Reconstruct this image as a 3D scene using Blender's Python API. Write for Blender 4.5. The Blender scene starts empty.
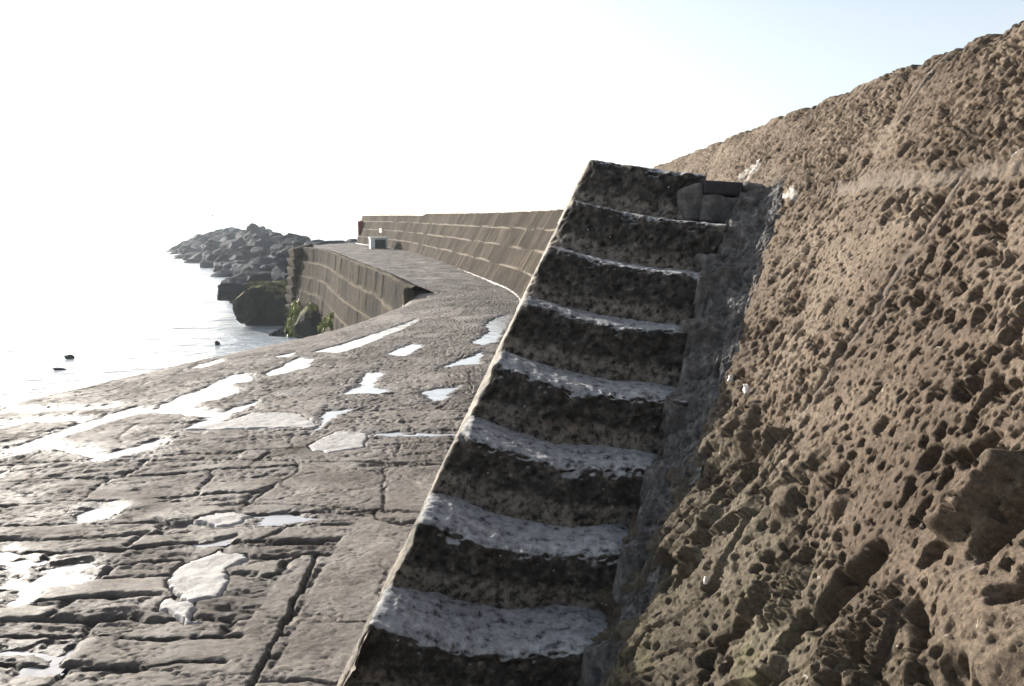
import bpy, math, random
import numpy as np
from mathutils import Vector, Matrix
R = math.radians
S = bpy.context.scene
COL = S.collection
rng = np.random.default_rng(7)
random.seed(7)

# ------------------------------------------------------------------ camera
FPX, EYE = 768.0, 1.5
PITCH = math.atan(118 / FPX)
cp, sp = math.cos(PITCH), math.sin(PITCH)
cam = bpy.data.objects.new('camera', bpy.data.cameras.new('camera'))
COL.objects.link(cam)
cam.location = (0, 0, EYE)
cam.rotation_euler = (R(90) - PITCH, 0, 0)
cam.data.sensor_width = 36
cam.data.lens = 27.0
cam.data.clip_start = 0.05
cam.data.clip_end = 60000
S.camera = cam

def ray(px, py):
    a, b = px - 512, 343 - py
    return a, FPX * cp + b * sp, -FPX * sp + b * cp

def at_z(px, py, z=0.0):                       # where a line of sight meets the level z
    x, y, u = ray(px, py)
    s = (z - EYE) / u
    return x * s, y * s

BAT = 0.58                                     # batter of the wall: run per rise
def at_wall(px, py):                           # (y, z) on the sloping face of the near wall
    x, y, u = ray(px, py)
    t = (0.26 + BAT * EYE) / (x - BAT * u)
    return y * t, EYE + u * t

# ------------------------------------------------------------------ noise
def _h(ix, iy, iz, seed):
    h = (ix.astype(np.int64) * 374761393 + iy.astype(np.int64) * 668265263 + iz * 2147483647 + seed * 1274126177) & 0xFFFFFFFF
    h = ((h ^ (h >> 13)) * 1274126177) & 0xFFFFFFFF
    h = ((h ^ (h >> 16)) * 2246822519) & 0xFFFFFFFF
    return (h ^ (h >> 15)) & 0xFFFFFFFF
def rnd(ix, iy, seed=0, iz=0):
    return _h(np.asarray(ix), np.asarray(iy), iz, seed) / 4294967296.0
_ga = np.arange(256) * (2 * np.pi / 256)
_gx, _gy = np.cos(_ga), np.sin(_ga)
def pn(x, y, seed=0):                          # gradient noise, about -0.7..0.7
    x, y = np.broadcast_arrays(x, y)
    fx, fy = np.floor(x), np.floor(y)
    ix, iy = fx.astype(np.int64), fy.astype(np.int64)
    dx, dy = x - fx, y - fy
    u, v = dx * dx * dx * (dx * (dx * 6 - 15) + 10), dy * dy * dy * (dy * (dy * 6 - 15) + 10)
    def g(i, j, ax, ay):
        k = _h(i, j, 0, seed) & 255
        return _gx[k] * ax + _gy[k] * ay
    a = g(ix, iy, dx, dy); b = g(ix + 1, iy, dx - 1, dy)
    c = g(ix, iy + 1, dx, dy - 1); d = g(ix + 1, iy + 1, dx - 1, dy - 1)
    return (a + (b - a) * u) * (1 - v) + (c + (d - c) * u) * v
def fbm(x, y, o=4, seed=0, gain=0.5):
    s, a = 0.0, 1.0
    for k in range(o):
        s = s + a * pn(x, y, seed + k * 17)
        x, y, a = x * 2.03 + 3.1, y * 2.03 + 7.7, a * gain
    return s
def ridge(x, y, o=3, seed=0):
    s, a = 0.0, 1.0
    for k in range(o):
        s = s + a * (1 - np.abs(pn(x, y, seed + k * 13)) * 2.2)
        x, y, a = x * 2.1, y * 2.1, a * 0.5
    return s / 1.75
def worley(x, y, seed=0, jit=0.9):
    x, y = np.broadcast_arrays(x, y)
    ix, iy = np.floor(x).astype(np.int64), np.floor(y).astype(np.int64)
    f1 = np.full(x.shape, 9.0); f2 = np.full(x.shape, 9.0); cid = np.zeros(x.shape)
    for i in (-1, 0, 1):
        for j in (-1, 0, 1):
            cx, cy = ix + i, iy + j
            d = np.hypot(cx + 0.5 + jit * (rnd(cx, cy, seed) - 0.5) - x, cy + 0.5 + jit * (rnd(cx, cy, seed + 1) - 0.5) - y)
            m = d < f1
            f2 = np.where(m, f1, np.minimum(f2, d))
            cid = np.where(m, rnd(cx, cy, seed + 2), cid)
            f1 = np.where(m, d, f1)
    return f1, f2, cid
def facet(x, y, seed, slope=1.0):              # broken, tilted flakes: one plane per cell, about -0.5..0.5
    x, y = np.broadcast_arrays(x, y)
    ix, iy = np.floor(x).astype(np.int64), np.floor(y).astype(np.int64)
    f1 = np.full(x.shape, 9.0); h = np.zeros(x.shape)
    for i in (-1, 0, 1):
        for j in (-1, 0, 1):
            cx, cy = ix + i, iy + j
            ex, ey = x - (cx + 0.5 + 0.95 * (rnd(cx, cy, seed) - 0.5)), y - (cy + 0.5 + 0.95 * (rnd(cx, cy, seed + 1) - 0.5))
            d = np.hypot(ex, ey); m = d < f1
            v = rnd(cx, cy, seed + 2) - 0.5 + slope * (ex * (rnd(cx, cy, seed + 3) - 0.5) + ey * (rnd(cx, cy, seed + 4) - 0.5))
            h = np.where(m, v, h); f1 = np.where(m, d, f1)
    return h
def ss(a, b, x):
    t = np.clip((x - a) / (b - a), 0, 1)
    return t * t * (3 - 2 * t)
def tri(p, f, o, seed):                        # 3D noise by three planes, for blocks and boulders
    return (fbm(p[:, 0] * f + 11, p[:, 1] * f, o, seed) + fbm(p[:, 1] * f, p[:, 2] * f + 5, o, seed + 5) + fbm(p[:, 2] * f, p[:, 0] * f + 9, o, seed + 9)) / 1.7
def sdf_poly(x, y, P):                         # signed distance, negative inside
    P = np.asarray(P, float); n = len(P)
    d = np.full(x.shape, 1e9); ins = np.zeros(x.shape, bool)
    for i in range(n):
        ax, ay = P[i]; bx, by = P[(i + 1) % n]
        ex, ey = bx - ax, by - ay
        t = np.clip(((x - ax) * ex + (y - ay) * ey) / (ex * ex + ey * ey + 1e-12), 0, 1)
        d = np.minimum(d, np.hypot(x - ax - t * ex, y - ay - t * ey))
        c = ((ay > y) != (by > y)) & (x < (bx - ax) * (y - ay) / (by - ay + 1e-12) + ax)
        ins ^= c
    return np.where(ins, -d, d)
def d_line(x, y, P):
    d = np.full(x.shape, 1e9)
    for (ax, ay), (bx, by) in zip(P[:-1], P[1:]):
        ex, ey = bx - ax, by - ay
        t = np.clip(((x - ax) * ex + (y - ay) * ey) / (ex * ex + ey * ey + 1e-12), 0, 1)
        d = np.minimum(d, np.hypot(x - ax - t * ex, y - ay - t * ey))
    return d

# ------------------------------------------------------------------ objects
def tag(o, label=None, cat=None, group=None, kind=None):
    if label: o['label'] = label
    if cat: o['category'] = cat
    if group: o['group'] = group
    if kind: o['kind'] = kind
    return o
def empty(name, loc, label, cat, group=None):
    o = bpy.data.objects.new(name, None); COL.objects.link(o)
    o.location = loc; o.empty_display_size = 0.2
    return tag(o, label, cat, group)
def mesh_np(name, V, F, smooth=True, attrs=None):
    me = bpy.data.meshes.new(name)
    V = np.ascontiguousarray(V, np.float32); F = np.ascontiguousarray(F, np.int32)
    nf, k = F.shape
    me.vertices.add(len(V)); me.vertices.foreach_set('co', V.ravel())
    me.loops.add(nf * k); me.loops.foreach_set('vertex_index', F.ravel())
    me.polygons.add(nf)
    me.polygons.foreach_set('loop_start', np.arange(0, nf * k, k, dtype=np.int32))
    me.polygons.foreach_set('use_smooth', np.full(nf, smooth))
    for n, a in (attrs or {}).items():
        at = me.attributes.new(n, 'FLOAT', 'POINT'); at.data.foreach_set('value', np.ascontiguousarray(a, np.float32).ravel())
    me.update(); me.validate()
    return me
def link(name, me, mat, parent=None, loc=None):
    o = bpy.data.objects.new(name, me); COL.objects.link(o)
    if mat: me.materials.append(mat)
    if parent: o.parent = parent
    if loc is not None: o.location = loc
    return o
def grid_faces(nr, nc, flip=False):
    i = np.arange(nr * nc).reshape(nr, nc)
    f = np.stack([i[:-1, :-1], i[:-1, 1:], i[1:, 1:], i[1:, :-1]], -1).reshape(-1, 4)
    return f[:, ::-1] if flip else f
def sub_mesh(V, F, mask_v, attrs=None):        # the faces all of whose corners are in the mask
    f = F[mask_v[F].all(1)]
    used = np.unique(f); m = np.full(len(V), -1); m[used] = np.arange(len(used))
    return V[used], m[f], ({k: a[used] for k, a in attrs.items()} if attrs else None)
def rbox(dims, res, r):                        # a rounded block as a lattice: points, normals, unit coordinates, faces
    nx, ny, nz = [max(3, int(round(d / res)) + 1) for d in dims]
    ids = -np.ones((nx, ny, nz), int)
    I, J, K = np.meshgrid(np.arange(nx), np.arange(ny), np.arange(nz), indexing='ij')
    b = (I == 0) | (I == nx - 1) | (J == 0) | (J == ny - 1) | (K == 0) | (K == nz - 1)
    ids[b] = np.arange(b.sum())
    un = np.stack([I[b] / (nx - 1), J[b] / (ny - 1), K[b] / (nz - 1)], -1)
    D = np.array(dims); p = un * D
    q = np.clip(p, r, D - r); d = p - q
    n = d / (np.linalg.norm(d, axis=1, keepdims=True) + 1e-9)
    P = q + n * r
    fs = []
    def q4(a, flip):
        f = np.stack([a[:-1, :-1], a[1:, :-1], a[1:, 1:], a[:-1, 1:]], -1).reshape(-1, 4)
        fs.append(f[:, ::-1] if flip else f)
    q4(ids[:, :, 0], True); q4(ids[:, :, -1], False)
    q4(ids[:, 0, :], False); q4(ids[:, -1, :], True)
    q4(ids[0, :, :], True); q4(ids[-1, :, :], False)
    return P, n, un, np.concatenate(fs)

# ------------------------------------------------------------------ materials
class Mat:
    def __init__(s, name):
        s.m = bpy.data.materials.new(name); s.m.use_nodes = True
        s.t = s.m.node_tree; s.b = s.t.nodes['Principled BSDF']
        s.co = s.t.nodes.new('ShaderNodeTexCoord').outputs['Object']
    def n(s, typ, **kw):
        n = s.t.nodes.new(typ)
        for k, v in kw.items():
            setattr(n, k, v)
        return n
    def l(s, a, b): s.t.links.new(a, b)
    def noise(s, scale, detail=5, rough=0.6, stretch=None, dist=0.0, out='Fac'):
        n = s.n('ShaderNodeTexNoise')
        n.inputs['Scale'].default_value = scale; n.inputs['Detail'].default_value = detail
        n.inputs['Roughness'].default_value = rough; n.inputs['Distortion'].default_value = dist
        s.l(s.vec(stretch), n.inputs['Vector'])
        return n.outputs[out]
    def vec(s, stretch):
        if not stretch: return s.co
        mp = s.n('ShaderNodeMapping'); mp.inputs['Scale'].default_value = stretch
        s.l(s.co, mp.inputs['Vector']); return mp.outputs['Vector']
    def voro(s, scale, stretch=None, feature='F1', out='Distance'):
        n = s.n('ShaderNodeTexVoronoi', feature=feature)
        n.inputs['Scale'].default_value = scale
        s.l(s.vec(stretch), n.inputs['Vector'])
        return n.outputs[out]
    def ramp(s, f, stops, const=False):
        n = s.n('ShaderNodeValToRGB'); e = n.color_ramp.elements
        if const: n.color_ramp.interpolation = 'CONSTANT'
        while len(e) < len(stops): e.new(0.5)
        for el, (p, c) in zip(e, stops):
            el.position = p
            el.color = (*c, 1) if hasattr(c, '__len__') else (c, c, c, 1)
        s.l(f, n.inputs['Fac']); return n.outputs['Color']
    def mix(s, f, a, b, mode='MIX'):
        n = s.n('ShaderNodeMix', data_type='RGBA', blend_type=mode)
        for k, v in ((0, f), (6, a), (7, b)):
            if hasattr(v, 'is_linked'): s.l(v, n.inputs[k])
            else: n.inputs[k].default_value = v if k == 0 else (*v, 1)
        return n.outputs[2]
    def math(s, op, a, b=0.0, c=None):
        n = s.n('ShaderNodeMath', operation=op)
        for k, v in ((0, a), (1, b), (2, c)):
            if v is None: continue
            if hasattr(v, 'is_linked'): s.l(v, n.inputs[k])
            else: n.inputs[k].default_value = v
        return n.outputs[0]
    def attr(s, name):
        return s.n('ShaderNodeAttribute', attribute_name=name).outputs['Fac']
    def up(s):
        g = s.n('ShaderNodeNewGeometry'); x = s.n('ShaderNodeSeparateXYZ')
        s.l(g.outputs['Normal'], x.inputs[0]); return x.outputs['Z']
    def bump(s, h, strength, dist, prev=None):
        n = s.n('ShaderNodeBump'); n.inputs['Strength'].default_value = strength; n.inputs['Distance'].default_value = dist
        s.l(h, n.inputs['Height'])
        if prev: s.l(prev, n.inputs['Normal'])
        return n.outputs['Normal']
    def done(s, color=None, rough=0.8, normal=None, spec=0.3):
        for k, v in (('Base Color', color), ('Roughness', rough), ('Normal', normal), ('Specular IOR Level', spec)):
            if v is None: continue
            if hasattr(v, 'is_linked'): s.l(v, s.b.inputs[k])
            else: s.b.inputs[k].default_value = (*v, 1) if hasattr(v, '__len__') else v
        return s.m

def mat_wall():
    m = Mat('weathered wall stone')
    c = m.ramp(m.noise(2.2, 6, 0.62), [(0.3, (0.078, 0.057, 0.040)), (0.5, (0.142, 0.108, 0.079)), (0.7, (0.225, 0.180, 0.137))])
    sp_ = m.ramp(m.noise(95, 6, 0.8), [(0.33, 0.32), (0.5, 0.95), (0.68, 1.7)])
    c = m.mix(0.9, c, sp_, 'MULTIPLY')
    st = m.ramp(m.noise(5, 5, 0.65, (1, 1, 0.35)), [(0.52, 0.0), (0.66, 1.0)])
    c = m.mix(m.math('MULTIPLY', st, 0.45), c, (0.12, 0.088, 0.066))
    c = m.mix(m.attr('low'), c, m.mix(1.0, c, (0.80, 0.86, 0.84), 'MULTIPLY'))
    # pale mortar and rendered patches
    c = m.mix(m.attr('pale'), c, m.mix(m.noise(30, 5, 0.7), (0.17, 0.15, 0.135), (0.29, 0.265, 0.24)))
    c = m.mix(m.attr('lime'), c, (0.44, 0.41, 0.375))
    # green algae low down
    g = m.math('MULTIPLY', m.attr('alga'), m.ramp(m.noise(14, 5, 0.7), [(0.45, 0.0), (0.62, 1.0)]))
    c = m.mix(g, c, (0.13, 0.125, 0.055))
    wh = m.ramp(m.noise(38, 2, 0.5), [(0.74, 0.0), (0.77, 1.0)])
    c = m.mix(m.math('MULTIPLY', wh, 0.7), c, (0.5, 0.46, 0.4))
    nb = m.bump(m.noise(80, 8, 0.8), 0.9, 0.010)
    nb = m.bump(m.noise(260, 4, 0.7), 0.9, 0.003, nb)
    return m.done(c, 0.82, nb, 0.25)
def mat_step():
    m = Mat('worn step stone')
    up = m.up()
    n1 = m.noise(9, 6, 0.7)
    dark = m.ramp(m.noise(26, 6, 0.72), [(0.36, (0.016, 0.015, 0.014)), (0.50, (0.046, 0.041, 0.036)), (0.60, (0.10, 0.087, 0.074)), (0.72, (0.25, 0.22, 0.19))])  # riser colours, darkened to deepen the shade they stand in
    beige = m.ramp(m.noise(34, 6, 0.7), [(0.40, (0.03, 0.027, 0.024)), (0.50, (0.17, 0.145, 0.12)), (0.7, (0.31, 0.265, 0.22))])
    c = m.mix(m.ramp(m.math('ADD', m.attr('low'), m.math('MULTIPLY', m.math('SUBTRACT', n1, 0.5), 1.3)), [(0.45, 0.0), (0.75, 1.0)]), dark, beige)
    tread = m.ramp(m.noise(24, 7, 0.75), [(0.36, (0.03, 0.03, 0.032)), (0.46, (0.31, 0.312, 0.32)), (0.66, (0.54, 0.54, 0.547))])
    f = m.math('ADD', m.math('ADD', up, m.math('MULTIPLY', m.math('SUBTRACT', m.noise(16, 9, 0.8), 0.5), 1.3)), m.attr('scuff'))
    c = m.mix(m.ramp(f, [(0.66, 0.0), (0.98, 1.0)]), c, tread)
    c = m.mix(m.attr('edge'), c, m.mix(m.noise(40, 5, 0.7), (0.3, 0.27, 0.23), (0.62, 0.58, 0.52)))  # sunlit left rim of the flight, painted pale into the colour
    spot = m.ramp(m.voro(16), [(0.05, 1.0), (0.085, 0.0)])
    c = m.mix(m.math('MULTIPLY', spot, m.ramp(m.noise(6, 2), [(0.5, 0), (0.56, 0.8)])), c, (0.5, 0.48, 0.45))
    nb = m.bump(m.noise(60, 8, 0.8), 1.0, 0.012)
    nb = m.bump(m.noise(220, 3, 0.6), 0.5, 0.002, nb)
    return m.done(c, 0.8, nb, 0.3)
def mat_fillet():
    m = Mat('grey mortar fillet')
    c = m.ramp(m.noise(13, 6, 0.7), [(0.32, (0.042, 0.040, 0.039)), (0.5, (0.112, 0.107, 0.103)), (0.68, (0.215, 0.208, 0.203))])
    c = m.mix(m.ramp(m.noise(45, 5, 0.7), [(0.35, 0.8), (0.5, 0.0)]), c, (0.06, 0.055, 0.05))
    nb = m.bump(m.noise(50, 6, 0.75), 0.9, 0.008)
    return m.done(c, 0.8, nb, 0.3)
def mat_paving():
    m = Mat('quay paving stone')
    c = m.ramp(m.noise(1.6, 6, 0.6), [(0.3, (0.085, 0.072, 0.062)), (0.5, (0.158, 0.137, 0.120)), (0.7, (0.245, 0.219, 0.196))])
    c = m.mix(0.85, c, m.ramp(m.noise(48, 8, 0.82, (0.55, 1, 1)), [(0.32, 0.3), (0.5, 0.92), (0.68, 1.6)]), 'MULTIPLY')
    c = m.mix(0.55, c, m.ramp(m.attr('tone'), [(0.0, 0.62), (1.0, 1.35)]), 'MULTIPLY')
    c = m.mix(m.math('MULTIPLY', m.ramp(m.noise(7, 5, 0.7), [(0.55, 0.0), (0.68, 1.0)]), 0.5), c, (0.30, 0.26, 0.215))
    c = m.mix(m.attr('dirt'), c, (0.035, 0.03, 0.027))
    nb = m.bump(m.noise(55, 8, 0.8, (0.6, 1, 1)), 1.0, 0.014)
    nb = m.bump(m.noise(190, 3, 0.6), 0.5, 0.002, nb)
    c = m.mix(m.math('MULTIPLY', m.attr('wet'), 0.75), c, m.mix(1.0, c, (0.45, 0.44, 0.45), 'MULTIPLY'))
    ro = m.mix(m.attr('wet'), m.ramp(m.noise(2.5, 4, 0.6), [(0.35, 0.5), (0.62, 0.8)]), (0.42, 0.42, 0.42))
    return m.done(c, ro, nb, 0.22)
def mat_patch():
    m = Mat('pale cement patch')
    c = m.ramp(m.noise(16, 6, 0.7), [(0.3, (0.16, 0.15, 0.14)), (0.45, (0.33, 0.315, 0.305)), (0.66, (0.44, 0.43, 0.42))])
    nb = m.bump(m.noise(45, 7, 0.75), 0.9, 0.010)
    return m.done(c, 0.6, nb, 0.25)
def mat_puddle():
    m = Mat('standing water')
    nb = m.bump(m.noise(9, 3, 0.5), 0.25, 0.01)
    m.b.inputs['IOR'].default_value = 1.45
    return m.done((0.3, 0.3, 0.31), 0.10, nb, 1.0)
def mat_sea():
    m = Mat('sea water')
    h = m.math('ADD', m.noise(0.35, 4, 0.6, (0.7, 1.3, 1)), m.math('MULTIPLY', m.noise(1.6, 4, 0.6, (0.7, 1.3, 1)), 0.45))
    h = m.math('ADD', h, m.math('MULTIPLY', m.noise(0.16, 3, 0.55, (0.35, 1.7, 1)), 2.6))
    nb = m.bump(h, 0.9, 0.5)
    return m.done((0.38, 0.42, 0.45), 0.2, nb, 1.0)
def mat_ashlar(name, a, b, cdark, mort):
    m = Mat(name)
    c = m.mix(m.ramp(m.attr('tone'), [(0.0, 0.0), (1.0, 1.0)]), a, b)
    c = m.mix(0.9, c, m.ramp(m.noise(2.4, 6, 0.7), [(0.3, 0.55), (0.7, 1.3)]), 'MULTIPLY')
    st = m.ramp(m.noise(1.6, 6, 0.7, (2.2, 2.2, 0.22)), [(0.46, 0.0), (0.64, 1.0)])
    c = m.mix(m.math('MULTIPLY', st, 0.32), c, cdark)
    c = m.mix(m.attr('mortar'), c, mort)
    c = m.mix(m.math('MULTIPLY', m.attr('weed'), m.ramp(m.noise(3, 5, 0.7), [(0.4, 0.3), (0.55, 1.0)])), c, (0.03, 0.032, 0.02))
    nb = m.bump(m.noise(12, 6, 0.75), 0.9, 0.03)
    return m.done(c, 0.9, nb, 0.04)
def mat_rock(name, a, b, green=False):
    m = Mat(name)
    c = m.ramp(m.noise(1.3, 6, 0.7), [(0.3, a), (0.7, b)])
    oi = m.n('ShaderNodeObjectInfo').outputs['Random']
    c = m.mix(0.8, c, m.ramp(oi, [(0.0, 0.6), (1.0, 1.5)]), 'MULTIPLY')
    if green:
        f = m.math('MULTIPLY', m.ramp(m.up(), [(0.35, 0.0), (0.75, 1.0)]), m.ramp(m.noise(1.5, 5, 0.7), [(0.4, 0.2), (0.55, 1.0)]))
        c = m.mix(f, c, (0.16, 0.15, 0.05))
    nb = m.bump(m.noise(4, 6, 0.7), 0.8, 0.12)
    return m.done(c, 0.8, nb, 0.08)
def mat_plain(name, a, b, scale=12, rough=0.6, bump=0.01):
    m = Mat(name)
    c = m.ramp(m.noise(scale, 5, 0.65), [(0.3, a), (0.7, b)])
    return m.done(c, rough, m.bump(m.noise(scale * 3, 5, 0.7), 0.6, bump), 0.4)

M_WALL, M_STEP, M_FIL, M_PAV, M_PATCH, M_PUD, M_SEA = mat_wall(), mat_step(), mat_fillet(), mat_paving(), mat_patch(), mat_puddle(), mat_sea()
M_ASH = mat_ashlar('parapet ashlar', (0.038, 0.032, 0.026), (0.078, 0.064, 0.051), (0.026, 0.023, 0.02), (0.21, 0.185, 0.155))
M_PIER = mat_ashlar('quay side ashlar', (0.022, 0.020, 0.018), (0.055, 0.045, 0.034), (0.014, 0.013, 0.012), (0.13, 0.11, 0.08))  # stone darkened so the shade on the sea face sits in its colour
M_ROCK = mat_rock('dark armour rock', (0.007, 0.011, 0.019), (0.020, 0.027, 0.040))
M_ROCKG = mat_rock('weedy rock', (0.012, 0.012, 0.012), (0.03, 0.029, 0.027), True)
M_WEED = mat_plain('green seaweed', (0.12, 0.15, 0.02), (0.26, 0.28, 0.05), 3, 0.5)
M_LIME = mat_plain('white lime mortar', (0.55, 0.52, 0.48), (0.75, 0.72, 0.68), 25, 0.7)
M_BRICK = mat_plain('dark engineering brick', (0.012, 0.012, 0.016), (0.028, 0.027, 0.032), 30, 0.6, 0.003)
M_RED = mat_plain('dark red paint', (0.16, 0.03, 0.028), (0.24, 0.05, 0.045), 5, 0.5)
M_CONC = mat_plain('pale concrete', (0.5, 0.5, 0.46), (0.68, 0.67, 0.62), 6, 0.8)
M_DARK = mat_plain('black green panel', (0.012, 0.018, 0.017), (0.02, 0.03, 0.028), 6, 0.6)
M_STEEL = mat_plain('grey steel', (0.22, 0.23, 0.25), (0.3, 0.31, 0.33), 3, 0.5)

# ------------------------------------------------------------------ sea and sky
SEA = -4.5
def sea():
    xs = np.concatenate([-np.geomspace(3000, 30, 24), np.linspace(-25, 25, 21), np.geomspace(30, 3000, 24)])
    ys = np.concatenate([np.linspace(-60, 60, 25), np.geomspace(66, 3000, 30)])
    X, Y = np.meshgrid(xs, ys)
    V = np.stack([X, Y, np.full(X.shape, SEA)], -1).reshape(-1, 3)
    o = link('sea', mesh_np('sea', V, grid_faces(len(ys), len(xs))), M_SEA)
    tag(o, 'bright glittering sea water left of the quay', 'sea', kind='structure')
sea()

# ------------------------------------------------------------------ quay paving
LIP = np.array([(-9.6, -6.0), (-8.2, -1.5), (-7.0, 2.6), (-5.5, 8.1), (-4.59, 10.6), (-3.7, 12.7), (-3.1, 14.7), (-2.42, 16.8), (-2.6, 18.2), (-2.9, 19.6)])
def lip_x(y): return np.interp(y, LIP[:, 1], LIP[:, 0])
def lip_drop(y): return np.interp(y, [-6, 3, 8, 14.7, 16.8, 18.6, 19.6], [0.30, 0.36, 0.40, 0.40, 0.31, 0.13, 0.02])
def base_z(x, y):
    lx = lip_x(y)
    t = np.clip((x - (-0.4)) / np.minimum(lx + 0.4, -0.3), 0, 1.3)
    return -lip_drop(y) * t ** np.interp(y, [14, 16.5, 17.6, 19.6], [1.4, 3.5, 9, 12])

def gp(pts, z=0.0):
    out = []
    for px, py in pts:
        zz = 0.0
        for _ in range(6):
            x, y = at_z(px, py, zz); zz = float(base_z(np.array(x), np.array(y)))
        out.append((x, y))
    return out
WATER = [
 [(155,407),(178,396),(198,389),(234,373),(250,374),(250,380),(230,383),(240,390),(218,398),(190,404),(213,410),(226,409),(256,399),(256,404),(230,413),(213,424),(206,430),(175,430),(193,423),(209,416),(178,412),(152,412),(122,416),(94,425),(50,439),(63,445),(84,445),(102,452),(142,443),(162,436),(169,438),(152,446),(112,456),(96,460),(84,455),(74,450),(46,447),(0,452),(0,447),(30,440),(51,431),(86,420),(122,409),(132,406)],
 [(0,406),(60,406),(95,405),(116,401),(115,406),(90,408.5),(50,409.5),(0,410.5)],
 [(0,421),(40,416),(86,417),(84,420),(40,419.5),(0,426)],
 [(185,368),(205,362),(221,357),(223,360),(205,366)],
 [(81,513),(96,504),(122,504),(112,511),(99,517),(84,518)],
 [(267,372),(298,357),(313,357),(306,366),(275,374)],
 [(312,351),(343,343),(380,331),(417,318),(419,320),(400,329),(366,343),(338,352)],
 [(472,342),(490,331),(485,324),(496,317),(509,313),(503,328),(496,341),(482,344)],
 [(386,353),(411,343),(423,343),(406,355)],
 [(338,392),(358,386),(366,371),(384,370),(373,386),(400,389),(372,392)],
 [(441,366),(465,357),(483,350),(480,363)],
 [(425,389),(459,385),(440,399),(428,401)],
 [(272,356),(295,351),(290,356)],
 [(326,409),(363,406),(336,413),(318,426),(312,429),(322,415)],
 [(364,432),(428,431),(457,432),(457,434),(400,434),(366,434)],
 [(0,546),(18,556),(38,559),(8,574),(0,581)],
 [(0,577),(15,577),(33,578),(46,570),(62,564),(87,563),(90,568),(66,572),(92,574),(77,580),(51,583),(38,588),(30,596),(18,602),(0,604),(22,589),(26,584),(0,584)],
 [(0,648),(36,646),(66,649),(58,664),(38,674),(13,680),(0,685),(0,678),(26,670),(48,663),(55,655),(36,651),(0,653)],
 [(250,515),(282,513),(318,518),(300,522),(252,520)],
 [(201,540),(237,533),(224,542)],
]
PATCH = [
 [(190,564),(218,551),(244,554),(246,561),(221,565),(231,582),(216,597),(185,602),(169,587),(177,574)],
 [(159,611),(172,595),(190,609),(198,620),(164,615)],
 [(309,444),(343,430),(366,434),(366,447),(329,452),(312,450)],
 [(192,522),(216,511),(249,516),(234,525)],
 [(180,430),(240,428),(310,427),(318,424),(300,412),(256,412),(225,421)],
]
SLAB = [
 [(245,700),(278,655),(310,592),(327,560),(352,524),(366,518),(405,526),(425,520),(380,620),(350,710)],
 [(196,705),(240,640),(262,602),(278,580),(300,556),(314,553),(312,576),(291,611),(266,651),(238,700)],
 [(251,502),(277,484),(301,464),(355,464),(383,474),(382,506),(340,508)],
 [(386,510),(386,490),(390,468),(440,466),(450,470),(435,513)],
]
CRACK = [
 ([(318,552),(303,588),(283,624),(264,660),(243,700)], 0.013, 0.06),
 ([(230,429),(315,429),(335,412),(363,408)], 0.02, 0.03),
 ([(363,433),(457,433)], 0.02, 0.02),
 ([(0,462),(120,460),(230,459),(301,461),(355,461),(440,464)], 0.022, 0.03),
 ([(298,461),(298,470),(275,484),(249,502)], 0.016, 0.025),
 ([(249,502),(351,508),(420,512),(440,511)], 0.014, 0.028),
 ([(384,466),(384,489),(384,510)], 0.010, 0.02),
 ([(348,508),(372,498)], 0.008, 0.014),
 ([(278,655),(300,620),(345,622)], 0.008, 0.012),
 ([(262,681),(310,678),(352,684)], 0.014, 0.03),
 ([(60,392),(122,381),(190,372),(250,366)], 0.03, 0.02),
]
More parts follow.
